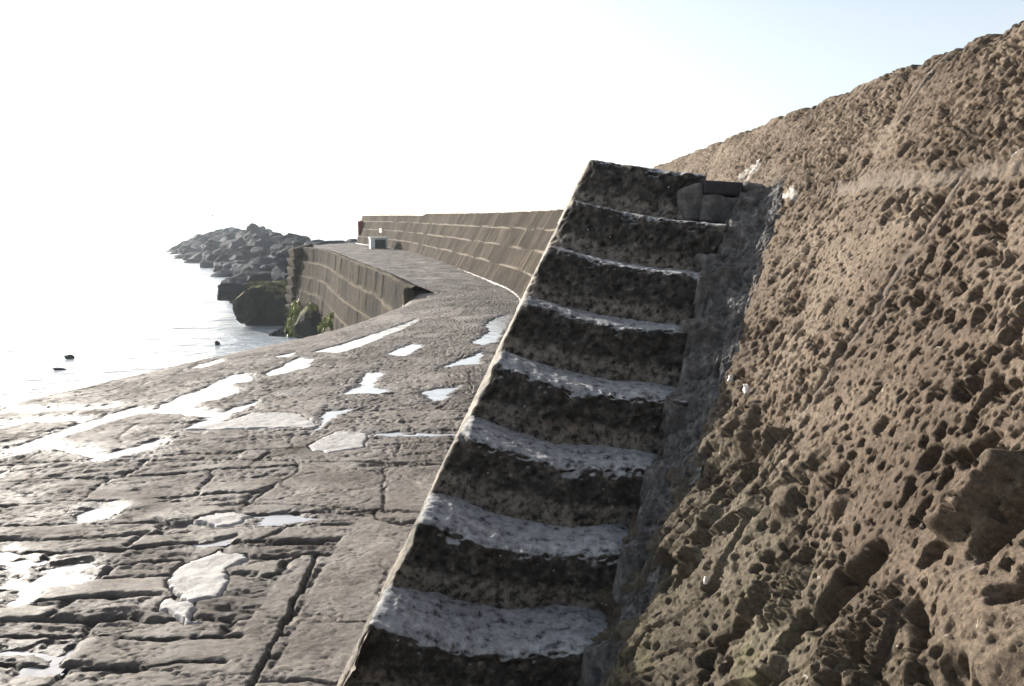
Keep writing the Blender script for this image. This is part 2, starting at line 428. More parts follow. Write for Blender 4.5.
def paving():
    ys = [0.75]
    while ys[-1] < 19.55: ys.append(ys[-1] + min(0.0024 * ys[-1] + 0.0004, 0.04))
    ys = np.concatenate([np.arange(-6, 0.75, 0.05), np.array(ys)])
    q = np.linspace(0, 1, 660)
    xs = 0.75 - (np.exp(3.0 * q) - 1) / (np.exp(3.0) - 1) * 13.5
    xs = xs[::-1]
    X, Y = np.meshgrid(xs, ys)
    near = 1 - ss(3.6, 5.2, Y + 0.35 * X)               # rough cobble-like courses close by on the left
    # course joints
    rows = np.array([-6, -5, -4, -3.2, -2.5, -1.9, -1.3, -.8, -.3, .1, .45, .75, 1.0, 1.2, 1.36, 1.53, 1.70, 1.86, 2.03, 2.2, 2.36, 2.52, 2.69, 2.85, 3.02, 3.2, 3.37, 3.55, 3.72, 3.9, 4.28, 4.77, 5.2, 5.55, 6.2, 6.92, 7.9, 9.0, 10.2, 11.5, 13, 14.6, 16.4, 18.4, 20.5])
    Yw = Y + 0.075 * pn(X * 1.1, Y * 0.9, 3) + 0.035 * fbm(X * 4, Y * 4, 4, 4)
    k = np.clip(np.searchsorted(rows, Yw.ravel()) - 1, 0, len(rows) - 2).reshape(Y.shape)
    dlo, dhi = Yw - rows[k], rows[k + 1] - Yw
    hgt = rows[k + 1] - rows[k]
    Ls = 0.38 + 0.5 * rnd(k, 0, 5) + 0.6 * hgt
    Xw = X + 0.06 * fbm(X * 3, Y * 4, 3, 6) + (Yw - rows[k]) * (rnd(k, 0, 7) - 0.5) * 0.7
    xi = Xw / Ls + rnd(k, 0, 8) * 10
    ci = np.floor(xi); fr = xi - ci
    jo = 0.32 * (rnd(ci, k, 9) - 0.5); jo2 = 0.32 * (rnd(ci + 1, k, 9) - 0.5)
    dv = np.minimum(np.abs(fr - jo), np.abs(1 + jo2 - fr)) * Ls
    cell = np.where(fr < jo, ci - 1, np.where(fr > 1 + jo2, ci + 1, ci))
    rr = rnd(cell, k, 11)
    dj = np.minimum(np.minimum(dlo, dhi), dv * 1.1)
    slab = np.zeros(X.shape)
    for P in SLAB: slab = np.maximum(slab, ss(0.015, -0.01, sdf_poly(X + 0.03 * fbm(X * 7, Y * 7, 4, 71), Y + 0.03 * fbm(X * 7, Y * 7, 4, 72), gp(P))))
    jw = 0.016 + 0.026 * near * (0.5 + 0.8 * pn(X * 2.2, Y * 3, 12)) + 0.012 * fbm(X * 6, Y * 6, 2, 13)
    jw = np.maximum(jw, 0.008)
    open_ = np.clip(0.55 + 1.4 * pn(X * 1.1, Y * 1.4, 14) + 0.6 * near, 0.05, 1.0)
    groove = (1 - ss(0.0, 1.0, dj / jw)) * (0.022 + 0.022 * near) * open_
    h = -groove * (1 - slab)
    h += (rr - 0.5) * (0.012 + 0.03 * near) * ss(0.0, 0.04, dj) * (1 - slab)
    fy = np.clip((Yw - rows[k]) / hgt, 0, 1)
    h += near * (1 - slab) * (0.030 * (0.5 - fy) * (0.3 + rr))     # beds dip away, broken front edge
    xw, yw = X + 0.03 * fbm(X * 6, Y * 8, 3, 121), Yw + 0.015 * fbm(X * 8, Y * 10, 3, 122)
    h += (1 - slab) * (0.006 + 0.030 * near) * facet(xw * 2.0, yw * 8.5, 123, 1.2)
    h += (1 - slab) * (0.005 + 0.021 * near) * facet(xw * 6.0, yw * 22, 124, 1.2) + 0.004 * (0.3 + near) * facet(xw * 18, yw * 50, 125, 1.2) * (1 - 0.5 * slab)
    lam = fbm(X * 1.1, Y * 7.5, 4, 21)
    tq = lam * 4.2; tf = np.floor(tq); tr = tq - tf
    h += (1 - 0.85 * slab) * (0.022 * near + 0.006) * (tf + ss(0.30, 0.5, tr)) / 4.2
    h += 0.010 * fbm(X * 4, Y * 6, 4, 23) * (1 - 0.4 * slab) + (0.004 + 0.006 * near) * fbm(X * 22, Y * 34, 4, 24) + (0.001 + 0.004 * near) * fbm(X * 58, Y * 80, 2, 37)
    # weathered pits in the flat flags
    f1, f2, ic = worley(X * 17, Y * 22, 25)
    h -= 0.020 * ss(0.38, 0.18, f1) * (ic > 0.40) * (0.35 + 0.65 * ss(-0.1, 0.25, pn(X * 2, Y * 2, 26))) * (1 - 0.5 * near) * (1 - 0.7 * slab)
    f1, f2, ic = worley(X * 7 + 0.3 * fbm(X * 9, Y * 9, 2, 38), Y * 9, 39)
    h -= 0.013 * ss(0.36, 0.2, f1 / (0.5 + 0.6 * ic)) * (ic > 0.55) * (1 - near) * (1 - 0.9 * slab)
    h += (1 - near) * 0.005 * facet(X * 5, Y * 8, 40, 1.2)
    f1, f2, ic = worley(X * 42, Y * 52, 27)
    h -= 0.006 * ss(0.42, 0.12, f1) * (ic > 0.4) * (1 - slab * 0.2)
    dirt = (1 - ss(0.0, 0.9, dj / jw)) * (1 - slab) * open_
    for P, w, d in CRACK:
        g = gp(P)
        dd = d_line(X + 0.018 * fbm(X * 7, Y * 7, 3, 28), Y + 0.018 * fbm(X * 7, Y * 7, 3, 29), g)
        m = 1 - ss(0.15, 1.0, dd / w)
        h -= d * m; dirt = np.maximum(dirt, m)
    h = h * (0.52 + 0.3 * (1 - near)) + 0.002 * slab + slab * (0.010 * fbm(X * 5, Y * 4, 4, 34) + 0.004 * facet(X * 7, Y * 9, 36))
    cap = 0.003 + 0.009 * fbm(X * 2.2, Y * 3.5, 4, 42) + 0.003 * facet(xw * 3, yw * 7, 48) + 0.0015 * fbm(X * 30, Y * 40, 3, 43)     # feet have worn the tops flat
    h = -np.log(np.exp(-np.clip(h, -0.08, 0.08) * 250) + np.exp(-cap * 250)) / 250
    f1, f2, ic = worley(xw * 34, yw * 44, 140)
    h -= 0.005 * ss(0.42, 0.2, f1 / (0.4 + 0.7 * ic)) * (ic > 0.45) * ss(-0.2, 0.15, pn(X * 2.4, Y * 2.8, 141))
    f1, f2, ic = worley(xw * 1.5 + 0.12 * fbm(X * 5, Y * 5, 4, 142), yw * 2.2 + 0.12 * fbm(X * 5, Y * 5, 4, 143), 144)
    h -= 0.010 * ss(0.022, 0.006, f2 - f1) * ss(-0.05, 0.15, pn(X * 1.3, Y * 1.3, 145))               # hairline cracks
    dirt *= 0.75
    Z0 = base_z(X, Y)
    wv = np.full(X.shape, 9.0)
    wx, wy = X + 0.06 * fbm(X * 5, Y * 5, 5, 31), Y + 0.06 * fbm(X * 5, Y * 5, 5, 32)
    sd_w = [sdf_poly(wx, wy, gp(P)) for P in WATER]
    for s_ in sd_w: wv = np.minimum(wv, s_)
    sd_p = [sdf_poly(wx, wy, gp(P)) for P in PATCH]
    h = h - 0.024 * ss(0.06, -0.05, wv)
    for s_ in sd_p: h = h * (1 - 0.5 * ss(0.12, 0.0, s_)) - 0.03 * ss(0.02, -0.01, s_)
    wet = ss(0.16, 0.0, wv + 0.05 * fbm(X * 6, Y * 6, 3, 35))
    Zp = Z0 + h
    # seaward face
    lx = lip_x(Y) + 0.05 * fbm(Y * 1.1, X * 0 + 3, 4, 33)
    over = np.maximum(lx - X, 0)
    round_ = 0.05 * ss(0.25, 0.0, X - lx)
    Zq = Zp - round_ - over * 1.5
    Xq = np.where(over > 0, lx - over * 0.10, X)
    V = np.stack([Xq, Y, Zq], -1).reshape(-1, 3)
    F = grid_faces(len(ys), len(xs))
    tone = np.where(slab > 0.5, 0.62, rr) .ravel()
    o = link('quay_paving', mesh_np('quay_paving', V, F, attrs={'tone': tone, 'dirt': dirt.ravel(), 'wet': wet.ravel()}), M_PAV)
    tag(o, 'worn stone paving of the quay with open joints', 'paving', kind='structure')
    # water lying in the hollows
    WL = ['long branching puddle in the joints near the middle left edge of the quay', 'thin strip of water along the joint nearest the quay edge', 'short thin strip of water beside the far left paving', 'small bright sliver of water close to the quay lip', 'small diamond shaped puddle below the long branching puddle',
          'short tapering puddle left of the long straight wet joint', 'long straight puddle running towards the sunken quay corner', 'white puddle touching the side of the staircase far up the quay', 'small puddle in the middle of the far paving', 'puddle with a spur in the centre of the middle paving',
          'wide faint puddle below the one beside the staircase', 'triangular puddle just left of the staircase', 'tiny sliver of water at the head of the tapering puddle', 'angled water filled crack above the pale cement patch', 'hairline of water along a joint meeting the staircase',
          'broad white puddle cut off by the left edge of the picture', 'forked puddle between rough courses at lower left', 'curved puddle in the lowest left corner', 'thin lens of water above the leaning slab', 'tiny puddle above the large white cement patch']
    Vf = np.stack([X, Y, Z0], -1).reshape(-1, 3)
    zw = (Z0 - 0.0175 + 0.0025 * fbm(X * 6, Y * 6, 2, 41)).ravel()
    tiny = ss(0, 1, Y)
    for s_, lb in zip(sd_w, WL):
        v, f, _ = sub_mesh(np.stack([X.ravel(), Y.ravel(), zw], -1), F, (s_ < 0.035).ravel())
        if len(f) == 0: continue
        c = v.mean(0)
        tag(link('puddle', mesh_np('puddle', v - c, f), M_PUD, loc=c), lb, 'puddle', 'puddles in the quay paving', 'structure')
    PL = ['large flaking white cement patch among the rough courses', 'small pale cement wedge below the large white patch', 'smooth grey cement patch shaped like a boat in the middle paving', 'thin grey cement patch above the large white one', 'wide pale cement strip under the branching puddle']
    for i, (s_, lb) in enumerate(zip(sd_p, PL)):
        lay = fbm(X * 3.5, Y * 9, 3, 45); lay = (np.floor(lay * 5) + ss(0.35, 0.6, lay * 5 - np.floor(lay * 5))) / 5
        zp = Z0 - 0.002 + 0.010 * lay + 0.003 * fbm(X * 16, Y * 22, 3, 46) - 0.05 * ss(-0.004, 0.012, s_ + 0.016 * fbm(X * 18, Y * 18, 4, 47))
        v, f, _ = sub_mesh(np.stack([X, Y, zp], -1).reshape(-1, 3), F, (s_ < 0.035).ravel())
        c = v.mean(0)
        tag(link('cement_patch', mesh_np('cement_patch', v - c, f), M_PATCH, loc=c), lb, 'cement patch', 'cement patches on the paving')
paving()

# ------------------------------------------------------------------ paths of the far wall and the sunken quay side
def resample(P, step):
    P = np.asarray(P, float)
    # Catmull-Rom through the points, then even spacing
    Q = []
    E_ = np.vstack([2 * P[0] - P[1], P, 2 * P[-1] - P[-2]])
    for i in range(1, len(E_) - 2):
        a, b, c, d = E_[i - 1:i + 3]
        for t in np.linspace(0, 1, 24, endpoint=False):
            Q.append(0.5 * ((2 * b) + (c - a) * t + (2 * a - 5 * b + 4 * c - d) * t * t + (3 * b - a - 3 * c + d) * t ** 3))
    Q = np.array(Q + [P[-1]])
    s = np.r_[0, np.cumsum(np.linalg.norm(np.diff(Q[:, :2], axis=0), axis=1))]
    n = max(2, int(s[-1] / step) + 1); ss_ = np.linspace(0, s[-1], n)
    out = np.stack([np.interp(ss_, s, Q[:, k]) for k in range(Q.shape[1])], -1)
    t = np.gradient(out[:, :2], axis=0); t /= np.linalg.norm(t, axis=1, keepdims=True)
    return out, t, ss_
WALLP = [(0.26, 8.9, 0), (0.24, 12, 0), (0.07, 17.1, 0), (-0.88, 21.9, 0.03), (-2.76, 29.5, 0.10), (-4.97, 37.5, 0.20), (-6.6, 41.7, 0.27), (-10.0, 49.7, 0.35)]
PIERP = [(-2.30, 17.2, 0.13), (-2.50, 17.8, 0.14), (-2.95, 19.4, 0.12), (-4.04, 23.6, 0.08), (-6.2, 29.4, 0.18), (-9.3, 38.4, 0.27), (-11.6, 42.6, 0.30)]

def far_quay():
    pw, tw, sw = resample(WALLP, 0.25); pp, tp, s2 = resample(PIERP, 0.25)
    yy = np.concatenate([np.arange(19.5, 43, 0.12)])
    lw = np.interp(yy, pw[:, 1], pw[:, 0]); lp = np.interp(yy, pp[:, 1], pp[:, 0])
    u = np.linspace(0, 1, 120)
    X = lp[:, None] * (1 - u) + (lw[:, None] + 0.3) * u; Y = np.repeat(yy[:, None], 120, 1)
    # beyond the corner the quay narrows to its end
    y3 = np.arange(43.0, 51.5, 0.2); X3 = (-11.9 + (y3 - 43) * 0.05)[:, None] * (1 - u) + (np.interp(y3, pw[:, 1], pw[:, 0]) + 0.3)[:, None] * u
    X = np.vstack([X, X3]); Y = np.vstack([Y, np.repeat(y3[:, None], 120, 1)])
    Zb = np.interp(Y, [19, 23.6, 29.4, 38.4, 42.6, 60], [0, 0.06, 0.15, 0.25, 0.30, 0.36])
    row = np.abs(((Y + X * 0.2 + 0.3 * pn(X * .5, Y * .5, 3)) / 0.9) % 1 - 0.5)
    j = ss(0.46, 0.5, row)
    sm = ss(19.5, 21.0, Y)
    Z = Zb - 0.012 - 0.02 * (1 - sm) - sm * 0.025 * j + sm * (0.03 * fbm(X * 1.2, Y * 1.2, 4, 51) + 0.012 * fbm(X * 5, Y * 5, 3, 52))
    Z[0] -= 0.6; Y[0] = Y[1]; X[0] = X[1]
    V = np.stack([X, Y, Z], -1).reshape(-1, 3)
    o = link('quay_top', mesh_np('quay_top', V, grid_faces(*X.shape), attrs={'tone': (0.5 + fbm(X * .7, Y * .9, 2, 5)).ravel(), 'dirt': (j * 0.6).ravel()}), M_PAV)
    tag(o, 'level far part of the stone quay curving left', 'paving', kind='structure')
far_quay()

def masonry(s, z, ch, lmin, lmax, seed):
    """course and block joints on a face: distances, block id, course number"""
    zz = z + 0.03 * pn(s * 0.7, z * 0.6, seed)
    c = np.floor(zz / ch); fz = zz / ch - c
    dh = np.minimum(fz, 1 - fz) * ch
    L = lmin + (lmax - lmin) * rnd(c, 0, seed + 1)
    xi = s / L + 7.3 * rnd(c, 0, seed + 2); ci = np.floor(xi); fr = xi - ci
    j1 = 0.5 * (rnd(ci, c, seed + 3) - 0.5); j2 = 0.5 * (rnd(ci + 1, c, seed + 3) - 0.5)
    dv = np.minimum(np.abs(fr - j1), np.abs(1 + j2 - fr)) * L
    cell = np.where(fr < j1, ci - 1, np.where(fr > 1 + j2, ci + 1, ci))
    return dh, dv, rnd(cell, c, seed + 4), c, fz

# ------------------------------------------------------------------ the high wall
wall = empty('harbour_wall', (1.0, 4.0, 0), 'high battered stone wall, rough and pitted close by, curving away left to its far end', 'wall')
WL0 = np.array(wall.location)
HT = lambda y: np.interp(y, [-6, 9, 13, 17, 22, 60], [2.13, 2.13, 2.02, 1.84, 1.84, 1.84])

FEAT = [  # capsules on the near face: two picture points, radius, depth (+ proud, - hollow)
 ((718, 478), (748, 452), 0.050, -0.085), ((722, 480), (736, 470), 0.022, 0.04),
 ((815, 615), (868, 556), 0.042, -0.075), ((905, 610), (918, 650), 0.022, -0.05), ((860, 640), (835, 686), 0.03, -0.05),
 ((955, 530), (1012, 468), 0.030, 0.055), ((985, 545), (1030, 500), 0.034, -0.085),
 ((825, 480), (838, 468), 0.020, -0.05), ((1008, 330), (1024, 305), 0.022, -0.055), ((985, 350), (978, 362), 0.012, -0.04),
 ((920, 311), (923, 309), 0.011, -0.035), ((1015, 290), (1022, 285), 0.014, -0.04), ((985, 250), (990, 240), 0.010, -0.035), ((985, 195), (993, 188), 0.010, -0.03),
 ((698, 575), (775, 432), 0.020, 0.035), ((705, 600), (790, 445), 0.012, -0.02), ((625, 610), (662, 545), 0.030, 0.05), ((640, 640), (672, 560), 0.012, -0.045),
 ((735, 640), (752, 585), 0.015, 0.03), ((764, 625), (768, 580), 0.010, -0.05), ((610, 660), (640, 640), 0.05, 0.05), ((655, 668), (668, 640), 0.012, -0.05),
 ((700, 686), (708, 660), 0.010, -0.04), ((690, 500), (684, 480), 0.03, 0.04), ((740, 440), (752, 410), 0.03, 0.03),
 ((875, 425), (880, 420), 0.014, -0.04), ((860, 400), (880, 385), 0.010, -0.03), ((945, 455), (955, 450), 0.016, -0.04), ((940, 480), (942, 470), 0.012, -0.035),
 ((995, 395), (1000, 385), 0.012, -0.035), ((815, 400), (830, 390), 0.011, -0.03), ((755, 690), (775, 660), 0.02, 0.03), ((990, 440), (965, 455), 0.022, -0.05),
 ((915, 520), (925, 500), 0.014, -0.04), ((900, 500), (908, 480), 0.013, -0.035), ((1000, 600), (1024, 590), 0.016, -0.04)]
HONEY = [((845, 650), 0.075), ((785, 590), 0.06), ((880, 600), 0.04), ((730, 475), 0.035)]
SMOOTH = [((965, 615), 0.075), ((1000, 640), 0.06), ((780, 500), 0.05), ((640, 660), 0.05), ((835, 500), 0.03)]

def rough_face():
    ys = [1.0]
    while ys[-1] < 9.02: ys.append(ys[-1] + 0.0023 * ys[-1])
    ys = np.concatenate([np.arange(-6, 0.6, 0.04), np.arange(0.6, 1.0, 0.008), np.array(ys)])
    zf = np.concatenate([np.arange(-0.08, 2.10, 0.0041), ])
    nf = len(zf)
    top = np.linspace(0, 1, 60)[1:] ** 1.6
    nz = nf + len(top)
    Y = np.repeat(ys[:, None], nz, 1)
    Z = np.repeat(np.r_[zf, np.full(len(top), 2.10)][None], len(ys), 0)
    U, Vv = Y, Z * 1.156
    low = 1 - ss(0.72, 1.02, Z + 0.10 * fbm(Y * 1.5, Z * 1.5, 3, 60) + 0.12 * ss(2.6, 1.2, Y))
    # general waviness
    d = 0.018 * fbm(U * 1.4, Vv * 1.2, 3, 61) + 0.005 * fbm(U * 7, Vv * 5, 3, 62)
    # strip beside the staircase, floated with mortar
    yr = 2.19 + 1.019 * (Z - 0.22)
    strip = 0.45 * ss(-0.16, -0.06, (Y - yr) + 0.06 * fbm(U * 4, Vv * 3, 3, 63)) * ss(0.25, 0.0, Y - yr) * ss(1.9, 1.6, Z)
    # pits: small, elongated up the slope
    wu = U + 0.02 * fbm(U * 6, Vv * 5, 2, 64); wv_ = Vv + 0.02 * fbm(U * 6, Vv * 5, 2, 65)
    sh = wv_ * 0.25
    wf, vf = wu + 0.006 * fbm(U * 28, Vv * 24, 2, 164), wv_ + 0.006 * fbm(U * 28, Vv * 24, 2, 165)
    dens = ss(-0.25, 0.30, fbm(U * 1.7, Vv * 1.5, 4, 67) + 0.06)
    ca = yr - Y; aa = Y + Z                               # across and along the flight
    strk = strip * (0.022 * fbm(ca * 16, aa * 2.4, 4, 260) + 0.012 * fbm(ca * 42, aa * 7, 3, 261))
    d += strk
    f1, f2, ic = worley(wf * 22 + sh * 10, vf * 19, 66)
    d -= 0.034 * ss(0.47, 0.33, f1 / (0.14 + 0.74 * ic * (0.45 + 0.75 * dens))) * (1 - 0.75 * strip) * (1 - 0.45 * ss(1.60, 1.72, Z))
    f1, f2, ic = worley(wf * 48 + sh * 20, vf * 42, 68)
    d -= 0.016 * ss(0.46, 0.30, f1 / (0.14 + 0.74 * ic * (0.4 + 0.8 * dens))) * (1 - 0.6 * strip)
    f1, f2, ic = worley(wf * 9.5 + sh * 5, vf * 8, 69)
    big = ss(0.34, 0.25, f1 / (0.35 + 0.6 * ic)) * (ic > 0.68) * ss(-0.2, 0.2, fbm(U * 1.3, Vv * 1.3, 2, 70))
    d -= 0.050 * big * (1 - strip) * (0.45 + 0.5 * low + 0.5 * ss(1.9, 1.2, Y))
    upc = ss(1.60, 1.72, Z)
    f1, f2, ic = worley(wf * 34 + sh * 14, vf * 30, 266)
    d -= 0.016 * upc * ss(0.46, 0.30, f1 / (0.2 + 0.7 * ic)) * (0.4 + 0.6 * dens)
    d += 0.0035 * fbm(wf * 26, vf * 24, 3, 160) + 0.0022 * fbm(U * 95, Vv * 80, 2, 161) + 0.003 * facet(wf * 16, vf * 14, 162)
    # joints of the big upper courses
    zj = 1.645 + 0.015 * fbm(Y * 2, Y * 0, 3, 71) ; dj = np.abs(Z - zj)
    joint = ss(0.04, 0.01, dj)
    vj = [(2.80, 1.65, 2.12, 0.12), (2.14, 0.95, 1.64, 0.03), (5.0, 1.65, 2.12, 0.1), (6.6, 1.65, 2.12, 0.1), (7.8, 1.65, 2.12, 0.1), (1.25, 0.9, 1.64, 0.02), (4.4, 0.9, 1.64, 0.1), (0.9, 1.65, 2.12, 0.1)]
    vm = np.zeros(Y.shape); vc = np.zeros(Y.shape)
    for y0, za, zb, sk in vj:
        dd = np.abs(Y - y0 + (Z - za) * sk + 0.02 * fbm(Z * 3, Y * 0 + y0, 3, 72))
        m = ss(0.028, 0.010, dd) * ss(za - 0.02, za + 0.02, Z) * ss(zb + 0.03, zb, Z)
        vm = np.maximum(vm, m)
        vc = np.maximum(vc, ss(0.010, 0.003, np.abs(dd - 0.018)) * ss(za - 0.02, za + 0.02, Z) * ss(zb + 0.03, zb, Z) * (pn(Z * 5, Y * 0 + y0, 8) > -0.1))
    jm = np.maximum(joint * ss(-0.35, 0.1, pn(Y * 2.3, Z, 73)), vm)
    d = d * (1 - 0.75 * jm) - 0.004 * jm - 0.012 * vc
    hair = ss(0.006, 0.002, np.abs(Z - zj - 0.03 - 0.01 * pn(Y * 7, Z * 0, 5))) * (pn(Y * 1.7, Z * 0, 6) > -0.05)
    d -= 0.012 * hair
    d += 0.014 * ss(zj, zj + 0.02, Z) * rnd(np.floor(Y / 2.2), 0, 3) - 0.006
    # eroded lower part
    lw = low * (1 - 0.8 * strip)
    ang = wu + 0.38 * wv_
    d += lw * (0.050 * fbm(U * 2.3, Vv * 1.1, 3, 74) + 0.010 * fbm(ang * 16, wv_ * 5, 3, 76))
    fa, fv = ang + 0.02 * fbm(U * 7, Vv * 6, 3, 166), wv_ + 0.03 * fbm(U * 7, Vv * 6, 3, 167)
    rug = ss(-0.15, 0.25, fbm(U * 2.6, Vv * 2.0, 3, 168))
    blade = ridge(fa * 4.2, fv * 0.9, 2, 169)
    d += lw * (0.050 * facet(fa * 4.2, fv * 1.3, 77, 1.5) + 0.030 * (blade - 0.6) + rug * (0.022 * facet(fa * 12, fv * 4.0, 78, 1.5) + 0.010 * facet(fa * 34, fv * 14, 79, 1.4)))
    f1, f2, ic = worley(wf * 12 + sh * 8, vf * 10, 178)
    d -= lw * 0.045 * ss(0.36, 0.26, f1 / (0.4 + 0.7 * ic)) * (ic > 0.6)
    d += 0.045 * ss(-0.50, -0.12, Y - yr) * ss(1.95, 1.6, Z) * (1 - 0.8 * ss(0.25, 1.15, Z))
    for P, r in SMOOTH:
        y0, z0 = at_wall(*P)
        m = ss(1.2, 0.5, np.hypot(Y - y0, (Z - z0) * 0.9) / r + 0.3 * fbm(U * 9, Vv * 9, 2, 79))
        d = d * (1 - 0.7 * m) + m * 0.015
    f1, f2, ic = worley(wf * 42 + sh * 42, vf * 33, 80)
    hol = ss(0.12, 0.36, f2 - f1)
    for P, r in HONEY:
        y0, z0 = at_wall(*P)
        m = ss(1.15, 0.7, np.hypot(Y - y0, (Z - z0) * 0.8) / r + 0.35 * fbm(U * 8, Vv * 8, 2, 81))
        d = d * (1 - 0.5 * m) + m * (0.012 - 0.025 * hol)
    for a, b, r, dep in FEAT:
        A, B = at_wall(*a), at_wall(*b)
        dd = d_line(Y + 0.014 * fbm(U * 9, Vv * 7, 3, 82), Z + 0.014 * fbm(U * 9, Vv * 7, 3, 83), [A, B])
        d += dep * ss(1.15, 0.45 if dep < 0 else 0.35, dd / r)
    # bulge along the foot
    d += 0.05 * low * ss(0.75, 0.2, Z) * (1 - strip)
    d += 0.004 * fbm(U * 40, Vv * 40, 2, 84)
    # rounded and chipped top edge
    ez = ss(1.95, 2.12, Z)
    prof_x = np.zeros(Y.shape); prof_z = np.zeros(Y.shape)
    prof_x[:, nf:] = top * 3.2
    prof_z[:, nf:] = 0.012 * np.minimum(1, top * 12) - 0.28 * top
    d = d - 0.02 * ez ** 3 + 0.03 * ez * fbm(Y * 2.2, Y * 0, 4, 85) - 0.02 * ez * (worley(Y * 5, Y * 0 + 0.5, 86)[0] < 0.25)
    d[:, nf:] = d[:, nf - 1:nf] * np.exp(-top * 20) + 0.02 * fbm(Y[:, nf:] * 3, top[None] * 9, 3, 87) * np.minimum(1, top * 30)
    nx_, nz_ = -0.865, 0.50
    kx = np.ones(Y.shape); kx[:, nf:] = np.exp(-top * 15)
    Xp = 0.26 + BAT * Z + nx_ * d * kx + prof_x
    Zp = Z + prof_z + nz_ * d * kx + (1 - kx) * d
    V = np.stack([Xp, Y, Zp], -1).reshape(-1, 3) - WL0
    lime = np.zeros(Y.shape)
    for (pa, pb, r) in (((748, 182), (757, 166), 0.035), ((764, 200), (792, 194), 0.022), ((1010, 156), (1024, 146), 0.010), ((742, 176), (750, 172), 0.03)):
        dd = d_line(Y + 0.05 * fbm(U * 8, Vv * 8, 4, 188), Z + 0.04 * fbm(U * 8, Vv * 8, 4, 189), [at_wall(*pa), at_wall(*pb)])
        lime = np.maximum(lime, ss(1.1, 0.7, dd / r + 0.9 * fbm(U * 22, Vv * 22, 4, 190)))
    pale = np.clip(0.28 * jm + 0.40 * strip, 0, 1) * (0.6 + 0.4 * ss(-0.3, 0.3, fbm(U * 6, Vv * 6, 3, 88)))
    alga = lw * ss(0.75, 0.3, Z) * ss(3.0, 1.2, Y) * ss(0.0, 0.3, fbm(U * 2.5, Vv * 2.5, 3, 89) + 0.1)
    link('rough_face', mesh_np('rough_face', V, grid_faces(len(ys), nz), attrs={'pale': pale.ravel(), 'lime': lime.ravel(), 'low': low.ravel(), 'alga': alga.ravel()}), M_WALL, wall)['label'] = 'rough pitted brown stone face'
rough_face()

def ashlar_face():
    P, T, s = resample(WALLP, 0.045)
    N = np.stack([-T[:, 1], T[:, 0]], -1)               # towards the quay
    H = HT(P[:, 1]) + np.where(P[:, 0] < -5.3, -0.0, 0) - 0.10 * ss(37.2, 38.2, P[:, 1])
    zt = np.linspace(-0.1, 1, 72); top = np.linspace(0, 1, 10)[1:]
    Zr = np.concatenate([zt, np.ones(len(top))])
    Sg = np.repeat(s[:, None], len(Zr), 1)
    Zl = Zr[None] * H[:, None]
    dh, dv, rb, c, fz = masonry(Sg, Zl + 0.02, 0.47, 0.42, 0.85, 90)
    jm = np.maximum(ss(0.030, 0.008, dh) * ss(-0.3, 0.15, pn(Sg * 0.6, c * 3.3, 94) + 0.1), 0.75 * ss(0.022, 0.008, dv) * (rnd(np.floor(Sg * 1.4), c, 95) > 0.86))
    groove = np.maximum(ss(0.02, 0.0, dh), ss(0.015, 0.0, dv))
    d = (rb - 0.5) * 0.018 - 0.006 * groove + 0.02 * fbm(Sg * 3, Zl * 3, 4, 96) + 0.004 * jm
    out = np.interp(P[:, 1], [30, 48], [BAT, 0.26])[:, None] * Zl - d * 0.87
    back = np.concatenate([np.zeros(len(zt)), top * 3.0])
    e = ss(0.9, 1.0, Zr)[None] * 0.02 * fbm(Sg * 2, Zl * 0, 3, 97)
    X = P[:, 0:1] - N[:, 0:1] * (out + back); Y = P[:, 1:2] - N[:, 1:2] * (out + back)
    Z = P[:, 2:3] + Zl + d * 0.4 + e - 0.1 * back
    V = np.stack([X, Y, Z], -1).reshape(-1, 3) - WL0
    F = grid_faces(len(s), len(Zr))
    # end of the wall
    nb = len(Zr); last = (len(s) - 1) * nb
    ext = np.array([V[last + nb - 1] * [1, 1, 0] + [0, 0, -0.2]])
    V = np.vstack([V, ext]); ei = len(V) - 1
    tri_ = [[last + i, last + i + 1, ei, ei] for i in range(nb - 1)]
    mort = np.r_[jm.ravel(), 0]; tone = np.r_[rb.ravel(), 0.5]
    me = bpy.data.meshes.new('ashlar_face')
    me.from_pydata(V.tolist(), [], F.tolist() + [t[:3] for t in tri_])
    me.polygons.foreach_set('use_smooth', np.ones(len(me.polygons), bool))
    for n, a in (('mortar', mort), ('tone', tone), ('weed', tone * 0)):
        at = me.attributes.new(n, 'FLOAT', 'POINT'); at.data.foreach_set('value', a.astype(np.float32))
    me.update()
    link('ashlar_face', me, M_ASH, wall)['label'] = 'far curved face of squared stone in courses with pale mortar'
    # pale mortar bead along the foot
    Vb = []
    for i in range(0, len(s), 3):
        for k, (o_, z_) in enumerate(((0.03, -0.03), (0.02 + 0.03 * rnd(i, 0, 3), 0.012 * rnd(i, 2, 3)), (0.0, 0.03 * rnd(i, 1, 3) - 0.01), (-0.05, 0.0))):
            Vb.append((P[i, 0] + N[i, 0] * o_, P[i, 1] + N[i, 1] * o_, P[i, 2] + z_))
    nb = len(Vb) // 4
    link('mortar_bead', mesh_np('mortar_bead', np.array(Vb) - WL0, grid_faces(nb, 4)), M_PATCH, wall)
ashlar_face()

def lump(name, pts_c, size, seed, mat, parent, off, rot=None, r=0.4, rough=0.15):
    """a rough little stone or dab: rounded block with noise"""
    size = np.array(size)
    P, n, un, F = rbox(size, max(size) / 14, min(size) * r)
    P = P - size / 2
    P = P + n * (tri(P / max(size), 3, 3, seed) * rough * min(size))[:, None]
    if rot is not None: P = P @ np.array(Matrix.Rotation(rot[0], 3, rot[1])).T
    return link(name, mesh_np(name, P + np.array(pts_c) - off, F), mat, parent)

